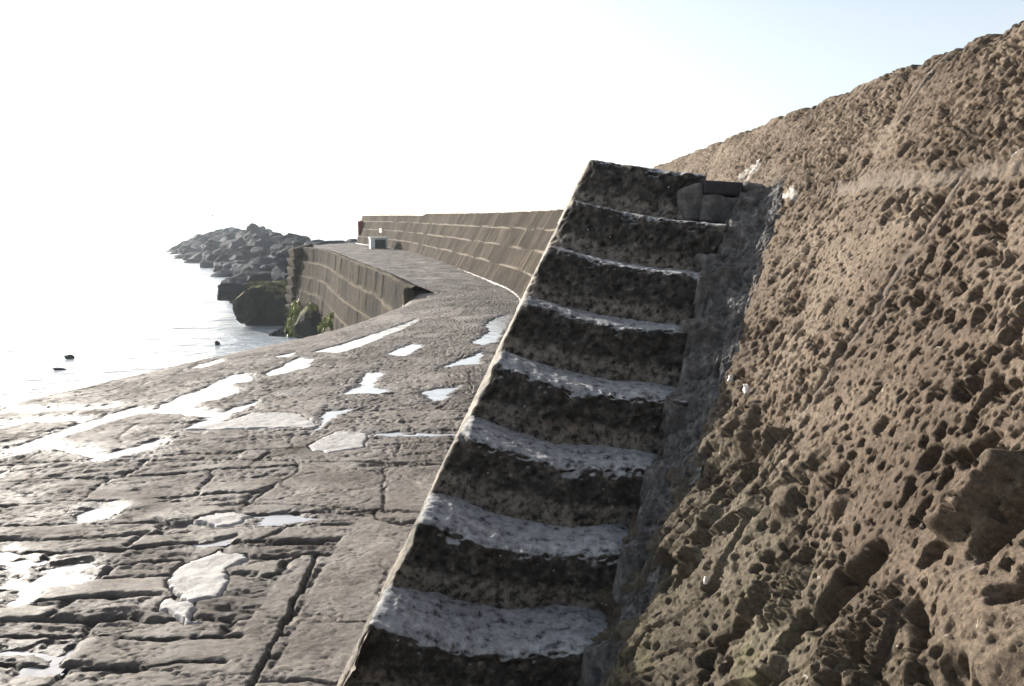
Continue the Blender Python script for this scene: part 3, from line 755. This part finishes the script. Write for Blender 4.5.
def wall_pt(px, py, d=0.0):
    y, z = at_wall(px, py)
    return np.array([0.26 + BAT * z - 0.865 * d, y, z + 0.5 * d])
tiltY = math.atan(BAT)
lump('pale_shell', wall_pt(733, 380, 0.01), (0.016, 0.018, 0.026), 3, M_LIME, wall, WL0, (0.5, 'X'), 0.5, 0.5)
lump('pale_shell', wall_pt(749, 391, 0.012), (0.018, 0.022, 0.036), 4, M_LIME, wall, WL0, (-0.3, 'X'), 0.5, 0.5)
lump('pale_shell', wall_pt(712, 584, 0.02), (0.011, 0.010, 0.024), 6, M_LIME, wall, WL0, (0.3, 'X'), 0.5, 0.5)
def far_lime():
    y0 = 44.6
    P, T, s = resample(WALLP, 0.2); i = int(np.argmin(np.abs(P[:, 1] - y0)))
    n = np.array([-T[i, 1], T[i, 0]]); c = np.array([P[i, 0] - n[0] * 0.30, P[i, 1] - n[1] * 0.30, P[i, 2] + 0.86])
    lump('lime_patch', c, (0.10, 0.62, 0.30), 8, M_PATCH, wall, WL0, (math.atan2(-T[i, 0], T[i, 1]), 'Z'))
far_lime()

# ------------------------------------------------------------------ staircase
stair = empty('stone_staircase', (0.2, 2.2, 0), 'steep worn stone staircase in shade climbing beside the high wall', 'staircase')
SL = np.array(stair.location)
RISE = 0.215
L0, LD = np.array([-0.428, 2.134, 0.332]), np.array([0.118, 0.2665, 0.215])
R0, RD = np.array([0.224, 2.188, 0.218]), np.array([0.1168, 0.2193, 0.215])
SAG = [0.065, 0.055, 0.048, 0.042, 0.036, 0.028, 0.02, 0.006]
def step(k):
    a, b = L0 + k * LD, R0 + k * RD
    if k == 7: b = a + (b - a) * 0.85
    ext = (0.10, 0.10, 0.11, 0.12, 0.12, 0.10, 0.06, 0.0)[k]
    w = np.linalg.norm(b - a) + ext
    depth = (0.40 if k < 7 else 0.62) ; hh = 0.34 if k else 0.42
    P, n, un, F = rbox((w, depth, hh), 0.0062, 0.02)
    e = (b - a) / np.linalg.norm(b - a)
    off = P - np.array([0, 0, hh])
    Q = a + off[:, :1] * e + off[:, 1:2] * np.array([0.05, 1, 0.0]) + off[:, 2:3] * np.array([0.486, 0, 1.0])
    u, v, wv = un[:, 0], un[:, 1], un[:, 2]
    nb = n.copy()
    nb[:, 2] += 0.0
    # worn hollow of the tread, deeper at the nose
    uc = np.clip(u * w / max(w - ext, 0.1), 0, 1)
    Q[:, 2] -= SAG[k] * np.sin(np.pi * np.clip(uc * 0.92 + 0.03, 0, 1)) ** 1.3 * (1 - 0.45 * v) * ss(0.2, 1.0, wv)
    # nose line bows out and the front face is eaten back
    front = (1 - ss(0, 0.06, v)); fw = 1 - ss(0, 0.6, v)
    Q[:, 1] += fw * (0.06 * tri(Q * [1, 0, 1], 3.6, 4, 100 + k) + 0.018 * np.sin(np.pi * wv))
    Q[:, 0] += (1 - ss(0, 0.09, u)) * (0.035 if k < 4 else 0.014) * np.clip(tri(Q, 6, 4, 105) + 0.1, 0, 1)
    amp = 0.010 * (1 - 0.5 * ss(0.8, 1, wv))
    dn = amp * tri(Q, 9, 4, 110 + k) + 0.004 * tri(Q, 38, 3, 120 + k)
    f1, f2, ic = worley(Q[:, 0] * 30 + 0.3 * Q[:, 1], (Q[:, 2] + 0.0) * 30 + Q[:, 1] * 24, 130 + k)
    dn -= (0.012 * ss(0.42, 0.12, f1) * (ic > 0.45)) * (0.3 + 0.7 * (1 - ss(0.75, 0.95, wv) * ss(0.05, 0.15, v)))
    f1, f2, ic = worley(Q[:, 0] * 11, Q[:, 2] * 12 + Q[:, 1] * 9, 140 + k)
    dn -= 0.016 * ss(0.36, 0.1, f1) * (ic > 0.7) * front
    # chipped arris
    chip = ss(1.0, 0.0, np.abs(v) * depth / 0.07 + (1 - wv) * hh / 0.07)
    Q = Q + (chip * 0.030 * ss(-0.35, 0.5, fbm(Q[:, 0] * 12, Q[:, 1] * 5 + k, 4, 150)))[:, None] * np.array([0, 0.7, -0.7])
    left = 1 - ss(0, 0.015, u)
    dn = dn * (1 - 0.55 * left)
    Q = Q + nb * dn[:, None]
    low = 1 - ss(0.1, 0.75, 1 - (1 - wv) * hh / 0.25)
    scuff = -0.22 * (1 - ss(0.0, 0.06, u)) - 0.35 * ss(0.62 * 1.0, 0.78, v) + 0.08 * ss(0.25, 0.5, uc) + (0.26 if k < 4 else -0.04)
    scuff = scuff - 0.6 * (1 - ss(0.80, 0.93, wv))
    edge = (0.15, 0.2, 0.35, 0.5, 0.6, 0.6, 0.6, 0.6)[k] * left  # painted sunlight on the left rim, weaker on the lowest steps
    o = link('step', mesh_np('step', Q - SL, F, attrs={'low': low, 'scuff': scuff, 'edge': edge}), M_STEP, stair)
for k in range(8): step(k)

def core():
    # rubble body under the treads, so that nothing hangs in the air
    V, F = [], []
    for k in range(8):
        a, b = L0 + k * LD, R0 + k * RD
        for p, dx in ((a, 0.05), (b, 0.30)):
            zt = p[2] - 0.30
            y0 = p[1] + 0.12
            V += [(p[0] + dx - 0.486 * 0.30, y0, zt), (p[0] + dx - 0.486 * p[2], y0, -0.05)]
    n = 8
    idx = lambda k, j: k * 4 + j
    for k in range(n - 1):
        F += [(idx(k, 0), idx(k + 1, 0), idx(k + 1, 2), idx(k, 2)), (idx(k, 1), idx(k + 1, 1), idx(k + 1, 0), idx(k, 0)), (idx(k, 2), idx(k + 1, 2), idx(k + 1, 3), idx(k, 3))]
    F += [(idx(0, 0), idx(0, 2), idx(0, 3), idx(0, 1)), (idx(7, 0), idx(7, 1), idx(7, 3), idx(7, 2))]
    me = bpy.data.meshes.new('rubble_core'); me.from_pydata([tuple(np.array(v) - SL) for v in V], [], F); me.update()
    link('rubble_core', me, M_FIL, stair)
core()
def side_face():
    # battered outer face of the flight
    V = []; ns, nt = 260, 60
    S_, T_ = np.meshgrid(np.linspace(0, 1, ns), np.linspace(0, 1, nt), indexing='ij')
    kk = -0.3 + S_ * 9.6
    y = L0[1] + kk * LD[1] + 0.03
    kt = np.clip(np.floor(kk - 0.1), 0, 7)
    ztop = L0[2] + kt * 0.215 - 0.02 - 0.0 * kk
    z = -0.06 + T_ * (ztop + 0.06)
    # x on the battered plane through the left nose line
    x = L0[0] + 0.486 * (z - L0[2]) + 0.05 * (y - L0[1]) + 0.014
    d = 0.012 * fbm(y * 6, z * 6, 4, 160) + 0.004 * fbm(y * 30, z * 30, 3, 161)
    zc = (z / 0.215) % 1; d -= 0.008 * ss(0.05, 0.0, np.minimum(zc, 1 - zc))
    V = np.stack([x - 0.87 * d + 0.008, y, z + 0.48 * d], -1).reshape(-1, 3) - SL
    link('side_face', mesh_np('side_face', V, grid_faces(ns, nt), attrs={'low': np.ones(ns * nt), 'scuff': np.full(ns * nt, -0.3), 'edge': (0.12 + 0.5 * ss(1.2, 4.5, kk) * ss(0.80, 0.97, T_)) * (0.7 + 0.6 * fbm(y * 5, z * 5, 3, 162))}), M_STEP, stair)  # 'edge' pales the upper rim as if the sun overexposed it
side_face()
def fillet():
    ns, nt = 760, 80
    S_, T_ = np.meshgrid(np.linspace(-1.3, 6.75, ns), np.linspace(0, 1, nt), indexing='ij')
    A = R0 + S_[..., None] * RD + np.array([0.0, -0.01, 0.012])
    A[..., 0] += 0.045 * fbm(S_ * 1.7, S_ * 0, 4, 276) + 0.02 * np.abs(np.sin(np.pi * S_))
    A[..., 1] += 0.03 * fbm(S_ * 2.3, S_ * 0, 3, 277)
    zw = A[..., 2] + 0.05 + 0.006 * S_
    bul = 0.045 * (1 - 0.8 * ss(0.25, 1.15, zw))
    B = np.stack([0.26 + BAT * zw - 0.8 * bul + 0.02, A[..., 1] - 0.04, zw + 0.3 * bul], -1)
    t = T_[..., None]
    Pm = A * (1 - t) + B * t
    sagm = 0.05 * np.sin(np.pi * T_)
    nrm = np.array([-0.62, -0.42, 0.62])
    kf = (S_ % 1)
    d = -sagm + 0.022 * fbm(S_ * 2.2, T_ * 2.5, 4, 170) + 0.010 * fbm(S_ * 9, T_ * 6, 3, 171) + 0.03 * fbm(S_ * 0.9, T_ * 0.8, 2, 172) - 0.02 * ss(0.9, 1.0, T_)
    d += 0.03 * (1 - ss(0, 0.5, T_)) * fbm(S_ * 3, T_ * 2, 4, 173) + 0.012 * facet(S_ * 9, T_ * 4, 174) + 0.006 * fbm(S_ * 26, T_ * 16, 3, 175) - 0.055 * (1 - ss(0, 0.7, T_)) * np.abs(np.sin(np.pi * S_)) ** 0.7 
    a_, c_ = S_ * 0.33, T_ * 0.2
    d += 0.030 * fbm(c_ * 14 + 0.5 * pn(a_ * 4, c_ * 6, 270), a_ * 3.0, 4, 271) + 0.012 * fbm(c_ * 45, a_ * 12, 4, 272) + 0.004 * fbm(a_ * 90, c_ * 110, 2, 273)
    f1, f2, ic = worley(a_ * 26, c_ * 30, 274)
    d -= 0.014 * ss(0.4, 0.2, f1) * (ic > 0.6)
    d -= 0.035 * ss(0.30, 0.05, T_) * ss(-0.2, 0.3, pn(S_ * 1.3, S_ * 0, 275))                        # dark gap along the step ends
    G = Pm + nrm * d[..., None]
    e = np.array([-0.012, 0.02, -0.09])
    G = np.concatenate([G[:, :1] + e * 3, G[:, :1] + e * 1.8 , G[:, :1] + e * 0.7, G], axis=1)      # rounded down against the step ends
    link('mortar_fillet', mesh_np('mortar_fillet', G.reshape(-1, 3) - SL, grid_faces(ns, nt + 3)), M_FIL, stair)
fillet()
def at_y(px, py, y):
    x, yy, u = ray(px, py); s = y / yy
    return np.array([x * s, y, EYE + u * s])
lump('repair_stone', at_y(716, 210, 3.84), (0.19, 0.22, 0.135), 21, M_FIL, stair, SL, (0.08, 'Y'), 0.12, 0.14)
lump('brick', at_y(720, 189, 3.80), (0.185, 0.13, 0.068), 22, M_BRICK, stair, SL, (0.06, 'Y'), 0.08, 0.03)
lump('repair_stone', at_y(688, 204, 3.88), (0.12, 0.26, 0.17), 23, M_FIL, stair, SL, (-0.2, 'Y'), 0.1, 0.14)
lump('repair_stone', at_y(748, 200, 3.90), (0.12, 0.24, 0.15), 24, M_FIL, stair, SL, (0.1, 'Y'), 0.12, 0.16)
lump('repair_stone', at_y(708, 215, 4.12), (0.50, 0.30, 0.26), 25, M_FIL, stair, SL, (0.1, 'Y'), 0.1, 0.1)
for i, (px, py, yy, s_) in enumerate([(711, 262, 3.47, 0.085), (694, 328, 3.13, 0.075)]):
    lump('rubble_stone', at_y(px, py, yy), (s_ * 1.3, s_ * 1.1, s_ * 0.8), 30 + i, M_FIL, stair, SL, (i * 0.7, 'Z'), 0.2, 0.3)

# ------------------------------------------------------------------ sunken quay side
pier = empty('quay_side_wall', (-5, 26, SEA), 'dark curved retaining wall of coursed stone dropping from the far quay into the water', 'wall')
PL0 = np.array(pier.location)
def pier_face():
    P, T, s = resample(PIERP, 0.06)
    N = np.stack([-T[:, 1], T[:, 0]], -1)               # seaward, left of the direction of travel
    nz = 90
    f = np.linspace(0, 1, nz)
    H = P[:, 2] - (SEA - 0.5)
    Zd = f[None] * H[:, None]                           # depth below the top
    Sg = np.repeat(s[:, None], nz, 1)
    dh, dv, rb, c, fz = masonry(Sg, Zd, 0.78, 0.6, 1.5, 180)
    ledge = ss(0.93, 1.0, fz) * (c < 4)
    groove = np.maximum(ss(0.03, 0.0, dh), ss(0.025, 0.0, dv))
    d = 0.055 * c + 0.05 * (rb - 0.5) - 0.03 * groove + 0.03 * fbm(Sg * 2, Zd * 2, 4, 184) + 0.06 * ss(0.86, 1.0, fz)
    d = d + 0.10 * Zd - 0.05 * ss(0.06, 0.0, Zd)
    X = P[:, 0:1] + N[:, 0:1] * d; Y = P[:, 1:2] + N[:, 1:2] * d; Z = P[:, 2:3] - Zd + 0.01
    top = np.array([0.15, 0.35, 0.65, 0.95])
    X = np.hstack([P[:, 0:1] - N[:, 0:1] * top[::-1], X]); Y = np.hstack([P[:, 1:2] - N[:, 1:2] * top[::-1], Y])
    tz = P[:, 2:3] + 0.008 + 0.02 * fbm(np.repeat(s[:, None], 4, 1) * 1.5, top[None] * 4, 3, 185)
    tz[:, 0] -= 0.40; tz[:, 1] -= 0.20; tz[:, 2] -= 0.06
    Z = np.hstack([tz, Z])
    pad = lambda a, v: np.hstack([np.full((len(s), 4), v), a])
    mort = np.maximum(ss(0.05, 0.012, dh), 0.0) * ss(-0.3, 0.2, pn(Sg * 0.4, c * 5.1, 186) + 0.1) * 0.9
    weed = ss(3.2, 4.2, Zd + 0.5 * fbm(Sg * 0.8, Zd * 0.8, 3, 187))
    V = np.stack([X, Y, Z], -1).reshape(-1, 3) - PL0
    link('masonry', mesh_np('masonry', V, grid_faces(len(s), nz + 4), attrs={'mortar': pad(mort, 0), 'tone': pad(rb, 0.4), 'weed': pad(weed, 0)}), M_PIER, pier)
    Pe, ne, ue, Fe = rbox((0.26, 0.4, 1.3), 0.03, 0.10)
    Pe = Pe - np.array([0.13, 0.20, 1.3]) + ne * (tri(Pe, 3, 3, 199) * 0.03)[:, None]
    Pe = Pe @ np.array(Matrix.Rotation(R(12), 3, 'Z')).T + np.array([-2.34, 17.30, 0.125]) + np.stack([Pe[:, 0] * 0, Pe[:, 1] * 0, -0.14 * np.maximum(Pe[:, 0] + 0.1, 0)], -1)
    link('end_stone', mesh_np('end_stone', Pe - PL0, Fe, attrs={'mortar': np.zeros(len(Pe)), 'tone': np.full(len(Pe), 0.6), 'weed': np.zeros(len(Pe))}), M_ASH, pier)
    # end of the wall and its stepped quoins
    top_z = 0.33
    n = 10
    for i in range(n):
        h = (top_z - SEA + 0.3) / n
        sz = np.array([1.15, 1.5, h * 0.98]); jut = 0.05 * i + 0.16 * (i % 2) * 0
        Pq, nq, un, F = rbox(sz, 0.11, 0.05)
        Pq = Pq - sz / 2
        Pq = Pq + nq * (tri(Pq, 2.5, 3, 190 + i) * 0.06)[:, None]
        # each block slopes outward a little so its upper face shows
        Pq[:, 2] -= 0.30 * (Pq[:, 0] < 0) * 0 + 0.22 * (Pq[:, 0] / sz[0] + 0.5) * -1 * 0
        Mx = np.array(Matrix.Rotation(R(28), 3, 'Z') @ Matrix.Rotation(R(-16), 3, 'Y') @ Matrix.Rotation(R(4 * ((i % 3) - 1)), 3, 'X'))
        Pq = Pq @ Mx.T + np.array([-11.75 - jut, 43.1, top_z - h * (i + 0.5)])
        nv = len(Pq)
        zz = Pq[:, 2]
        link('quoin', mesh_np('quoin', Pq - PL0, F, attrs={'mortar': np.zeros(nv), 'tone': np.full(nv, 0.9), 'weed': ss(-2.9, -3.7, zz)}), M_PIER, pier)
    # return face round the end of the quay
    E_, TE, se = resample([(-11.7, 43.2, 0.3), (-11.9, 46, 0.32), (-11.5, 49.5, 0.34), (-10.2, 52.0, 0.35), (-7, 53, 0.35)], 0.3)
    NE = np.stack([-TE[:, 1], TE[:, 0]], -1); f = np.linspace(0, 1, 30)
    Zd = f[None] * (E_[:, 2:3] - SEA + 0.5); d = 0.12 * Zd
    V = np.stack([E_[:, 0:1] + NE[:, 0:1] * d, E_[:, 1:2] + NE[:, 1:2] * d, E_[:, 2:3] - Zd - 0.01], -1).reshape(-1, 3) - PL0
    z_ = np.zeros(len(V))
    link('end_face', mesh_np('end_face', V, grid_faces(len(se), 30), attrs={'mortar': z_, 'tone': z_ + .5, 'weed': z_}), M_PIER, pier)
pier_face()

# seaweed hanging on the foot of the wall
def weed_clump(name, c, rx, h, n, seed, label):
    r = np.random.default_rng(seed)
    V, F = [], []
    for i in range(n):
        bx, by = r.normal(0, rx * 0.45), r.normal(0, 0.22)
        z0 = r.uniform(0, h) * math.exp(-(bx / rx) ** 2)
        L, w = r.uniform(0.25, 0.6), r.uniform(0.04, 0.10)
        a = r.uniform(0, 6.28); lean = r.uniform(0.1, 0.5)
        p = np.array([bx, by, z0]); dx = np.array([math.cos(a), math.sin(a), 0]); fw = np.array([r.normal(0, .4), -0.5 - r.uniform(0, .4), 0])
        b = len(V)
        for q in range(4):
            t = q / 3; ww = w * (1 - 0.75 * t)
            m = p + fw * lean * t * 0.6 + np.array([0, 0, L * (t * 0.6 - t * t)])
            V += [m - dx * ww, m + dx * ww]
        for q in range(3): F.append((b + 2 * q, b + 2 * q + 1, b + 2 * q + 3, b + 2 * q + 2))
    o = link(name, mesh_np(name, np.array(V), np.array(F)), M_WEED, loc=c)
    tag(o, label, 'seaweed', 'seaweed on the quay side wall', 'stuff')
def at_d(px, py, y): return at_y(px, py, y)
weed_clump('seaweed', at_d(298, 336, 41.4), 0.55, 2.0, 420, 1, 'yellow green seaweed hanging on the quay corner at the water')
weed_clump('seaweed', at_d(340, 327, 32.3), 0.75, 0.75, 380, 2, 'bright green seaweed growing low on the dark curved wall')
weed_clump('seaweed', at_d(312, 312, 38.5), 0.4, 0.5, 90, 3, 'small dark green seaweed tuft between the two bigger growths')

# ------------------------------------------------------------------ rocks
def boulder_mesh(seed, sub=3):
    import bmesh
    bm = bmesh.new(); bmesh.ops.create_icosphere(bm, subdivisions=sub, radius=1)
    P = np.array([v.co[:] for v in bm.verts])
    r = np.random.default_rng(seed)
    n = r.normal(size=(11, 3)); n /= np.linalg.norm(n, axis=1, keepdims=True)
    dd = r.uniform(0.62, 1.0, 11)
    q = P @ n.T
    rad = np.min(np.where(q > 0.05, dd / np.maximum(q, 0.05), 9), axis=1)
    rad = np.clip(rad, 0.4, 1.25)
    rad = rad * (1 + 0.16 * tri(P, 1.7, 5, seed))
    P = P * rad[:, None]
    for v, p in zip(bm.verts, P): v.co = p
    me = bpy.data.meshes.new('boulder'); bm.to_mesh(me); bm.free()
    return me
BM = [boulder_mesh(300 + i) for i in range(9)]
for m_ in BM:
    m_.materials.append(M_ROCK); m_.polygons.foreach_set('use_smooth', [False] * len(m_.polygons))
CL = np.array([(-9.5, 52.0), (-16, 66), (-22, 84), (-41, 128), (-66, 182), (-90, 236)])
HW = np.array([7.5, 8.5, 8.5, 11.5, 13, 8.0]); CR = np.array([-0.1, -0.4, -0.6, -0.3, -0.1, -2.2])
cs = np.r_[0, np.cumsum(np.linalg.norm(np.diff(CL, axis=0), axis=1))]
def bw(s):
    p = np.array([np.interp(s, cs, CL[:, 0]), np.interp(s, cs, CL[:, 1])])
    q = np.array([np.interp(s + 1, cs, CL[:, 0]), np.interp(s + 1, cs, CL[:, 1])])
    t = q - p; n = np.linalg.norm(t)
    if n < 1e-6: t = CL[-1] - CL[-2]; n = np.linalg.norm(t)
    return p, t / n, np.interp(s, cs, HW), np.interp(s, cs, CR)
def bw_h(v, hw, cr): return SEA - 0.6 + (cr - SEA + 0.6) * max(0, 1 - abs(v / hw) ** 1.5)
def breakwater():
    V = []; ns, nt = 120, 30
    for i, s in enumerate(np.linspace(-2, cs[-1] + 6, ns)):
        p, t, hw, cr = bw(s); n = np.array([-t[1], t[0]])
        if s > cs[-1]: p = p + t * (s - cs[-1]); cr -= (s - cs[-1]) * 0.6
        for v in np.linspace(-1, 1, nt):
            x, y = p + n * v * hw * 1.1
            z = bw_h(v * hw, hw, cr) - 0.9 + 0.8 * float(fbm(np.array(x * 0.35), np.array(y * 0.35), 3, 210))
            V.append((x, y, z))
    o = link('rock_mound', mesh_np('rock_mound', np.array(V), grid_faces(ns, nt), smooth=False), M_ROCK)
    tag(o, 'dark rubble bed under the boulders of the breakwater', 'rock bed', kind='structure')
    r = np.random.default_rng(77)
    placed = []
    tries = 0
    while len(placed) < 284 and tries < 60000:
        tries += 1
        s = cs[-1] * r.uniform(0, 1) ** 1.25; p, t, hw, cr = bw(s); n = np.array([-t[1], t[0]])
        v = r.uniform(-0.35, 1.0) * hw
        if r.uniform() > 0.85: v = r.uniform(-0.2, 0.35) * hw
        far = s / cs[-1]
        sz = r.uniform(0.75, 1.25) * (0.80 + 1.05 * far)
        x, y = p + n * v
        if y < 47: continue
        z = bw_h(v, hw, cr) - 0.15 * sz + r.uniform(-0.2, 0.25)
        if any((x - a) ** 2 + (y - b) ** 2 + (z - c) ** 2 < (0.62 * (sz + d)) ** 2 for a, b, c, d, _ in placed): continue
        placed.append((x, y, z, sz, v / hw))
    for i, (x, y, z, sz, f) in enumerate(placed):
        o = bpy.data.objects.new('boulder', BM[i % len(BM)]); COL.objects.link(o)
        o.location = (x, y, z); o.rotation_euler = (r.normal(0, 0.25), r.normal(0, 0.25), r.uniform(0, 6.28))
        o.scale = sz * np.array([r.uniform(1.0, 1.7), r.uniform(0.8, 1.25), r.uniform(0.45, 0.8)])
        where = 'low at the waterline' if f > 0.72 else ('along the skyline crest' if f < 0.3 else 'on the middle slope')
        dist = 'near end' if y < 85 else ('middle stretch' if y < 150 else 'distant tip')
        tag(o, f'dark grey boulder {where} of the rock breakwater, {dist}', 'boulder', f'breakwater boulders {where}, {dist}')
breakwater()
def rock(name, px, py, y, size, seed, mat, rot, label, z=None, sub=4):
    me = boulder_mesh(seed, sub); me.materials.append(mat)
    for p in me.polygons: p.use_smooth = False
    o = bpy.data.objects.new(name, me); COL.objects.link(o)
    c = at_y(px, py, y)
    o.location = c if z is None else (c[0], c[1], z)
    o.scale = size; o.rotation_euler = rot
    return tag(o, label, 'boulder', 'large rocks beside the quay corner')
rock('boulder', 270, 307, 47.0, (1.7, 1.5, 2.0), 411, M_ROCKG, (0.1, 0.1, 0.9), 'largest dark boulder with olive weed on top, standing beside the quay corner')
rock('boulder', 252, 304, 45.5, (1.0, 0.9, 1.2), 402, M_ROCKG, (0.3, -0.2, 0.9), 'upright dark boulder leaning on the left of the largest one')
rock('boulder', 231, 293, 54, (1.0, 0.8, 0.6), 403, M_ROCK, (0, 0, 0.3), 'flat black boulder at the waterline left of the largest boulder')
rock('boulder', 317, 328, 37.5, (0.9, 0.8, 0.9), 404, M_ROCKG, (0.2, 0.1, 0.3), 'dark boulder at the foot of the curved wall between the seaweed')
rock('boulder', 279, 332, 42, (0.42, 0.4, 0.3), 405, M_ROCK, (0, 0, 0.3), 'left of two small rocks in the shallows below the quay corner', SEA + 0.08, 3)
rock('boulder', 289, 331, 42, (0.42, 0.5, 0.32), 406, M_ROCK, (0, 0.2, 1.3), 'right of two small rocks in the shallows below the quay corner', SEA + 0.08, 3)
rock('boulder', 218, 349, 38.5, (0.16, 0.16, 0.15), 407, M_ROCK, (0, 0.2, 1.3), 'tiny dark rock alone in the bright water beyond the quay lip', SEA + 0.05, 2)
rock('boulder', 71, 365, 34.5, (0.2, 0.18, 0.16), 408, M_ROCK, (0, 0.2, 0.3), 'tiny dark rock breaking the bright sea at far left', SEA + 0.05, 2)
rock('boulder', 60, 373, 31.7, (0.3, 0.12, 0.07), 409, M_ROCK, (0, 0, 0.1), 'flat sliver of rock awash below the tiny rock at far left', SEA + 0.02, 2)

# ------------------------------------------------------------------ small things far along the quay
def box_part(name, c, sz, mat, parent, off, r=0.02, rotz=0.0):
    sz = np.array(sz); P, n, un, F = rbox(sz, max(sz) / 10, min(r, min(sz) * 0.45))
    P = (P - sz / 2) @ np.array(Matrix.Rotation(rotz, 3, 'Z')).T
    return link(name, mesh_np(name, P + np.array(c) - off, F, smooth=False), mat, parent)
c = at_y(377.5, 248.2, 40.5); c[2] = 0.255
cab = empty('concrete_bin', c, 'low pale concrete housing with a black front standing against the far wall', 'housing')
co = np.array(c)
rz = R(18)
box_part('body', co + [0.0, 0.32, 0.28], (0.92, 0.62, 0.56), M_CONC, cab, co, 0.03, rz)
box_part('front_panel', co + [0.16, 0.0, 0.27], (0.56, 0.04, 0.46), M_DARK, cab, co, 0.01, rz)
box_part('lid', co + [0.0, 0.32, 0.59], (0.98, 0.68, 0.07), M_CONC, cab, co, 0.02, rz)
c = at_y(360.5, 228, 49.2)
brd = empty('red_board', (c[0], c[1], c[2] - 0.45), 'narrow dark red board fixed upright on the far end of the wall', 'board')
bo = np.array(brd.location)
box_part('panel', bo + [0, 0, 0.45], (0.34, 0.05, 0.86), M_RED, brd, bo, 0.01, 0.5)
box_part('batten', bo + [0, 0.06, 0.45], (0.08, 0.10, 0.98), M_STEEL, brd, bo, 0.01, 0.5)
def pole():
    c = at_y(213.5, 229, 215)
    b = empty('beacon_pole', (c[0], c[1], c[2] - 1.0), 'thin grey beacon pole standing on the distant tip of the rocks', 'beacon')
    def cyl(name, z0, z1, r0, r1):
        a = np.linspace(0, 2 * np.pi, 12, endpoint=False)
        V = np.array([(r * math.cos(t), r * math.sin(t), z) for z, r in ((z0, r0), (z1, r1)) for t in a] + [(0, 0, z1)])
        F = [(i, (i + 1) % 12, 12 + (i + 1) % 12, 12 + i) for i in range(12)] + [(12 + i, 12 + (i + 1) % 12, 24, 24) for i in range(12)]
        me = bpy.data.meshes.new(name); me.from_pydata(V.tolist(), [], [f if f[2] != f[3] else f[:3] for f in F]); me.update()
        link(name, me, M_STEEL, b)
    cyl('shaft', 0, 4.4, 0.10, 0.08); cyl('topmark', 4.4, 4.9, 0.28, 0.28); cyl('foot', -0.1, 0.25, 0.3, 0.22)
pole()

# ------------------------------------------------------------------ sea haze
def haze():
    x0, x1, y0, y1, z0, z1 = -3100, 3100, -160, 3100, SEA - 1.2, 4.5
    V = [(x, y, z) for z in (z0, z1) for y in (y0, y1) for x in (x0, x1)]
    F = [(0, 2, 3, 1), (4, 5, 7, 6), (0, 1, 5, 4), (2, 6, 7, 3), (0, 4, 6, 2), (1, 3, 7, 5)]
    me = bpy.data.meshes.new('haze'); me.from_pydata(V, [], F); me.update()
    m = bpy.data.materials.new('sea haze'); m.use_nodes = True
    t = m.node_tree; t.nodes.remove(t.nodes['Principled BSDF'])
    v = t.nodes.new('ShaderNodeVolumePrincipled'); v.inputs['Color'].default_value = (0.82, 0.91, 1, 1)
    v.inputs['Density'].default_value = 0.0005; v.inputs['Anisotropy'].default_value = 0.35
    t.links.new(v.outputs[0], t.nodes['Material Output'].inputs['Volume'])
    tag(link('haze', me, m), 'thin pale sea haze over the water', 'haze', kind='stuff')
haze()

# ------------------------------------------------------------------ light
AZ, EL = 51.0, 17.0                            # sun: degrees left of straight ahead, height
sd = Vector((-math.sin(R(AZ)) * math.cos(R(EL)), math.cos(R(AZ)) * math.cos(R(EL)), math.sin(R(EL))))
sun = bpy.data.objects.new('sun', bpy.data.lights.new('sun', 'SUN')); COL.objects.link(sun)
sun.rotation_euler = (-sd).to_track_quat('-Z', 'Y').to_euler()
sun.data.energy = 4.7; sun.data.angle = R(0.53); sun.data.color = (1.0, 0.93, 0.83)
w = bpy.data.worlds.new('World'); S.world = w; w.use_nodes = True
nt = w.node_tree
sky = nt.nodes.new('ShaderNodeTexSky'); sky.sky_type = 'NISHITA'; sky.sun_disc = False
sky.sun_elevation = R(EL); sky.sun_rotation = R(-AZ)
sky.air_density = 1.0; sky.dust_density = 1.6; sky.ozone_density = 1.0
bg = nt.nodes['Background']; bg.inputs['Strength'].default_value = 0.122
hs = nt.nodes.new('ShaderNodeHueSaturation'); hs.inputs['Saturation'].default_value = 0.52   # thin white haze high up
nt.links.new(sky.outputs[0], hs.inputs['Color']); nt.links.new(hs.outputs[0], bg.inputs['Color'])
vs = S.view_settings
vs.view_transform = 'Standard'; vs.look = 'None'; vs.gamma = 1; vs.use_curve_mapping = False
vs.exposure = 1.15
S.cycles.use_denoising = True
S.cycles.max_bounces = 6; S.cycles.diffuse_bounces = 1
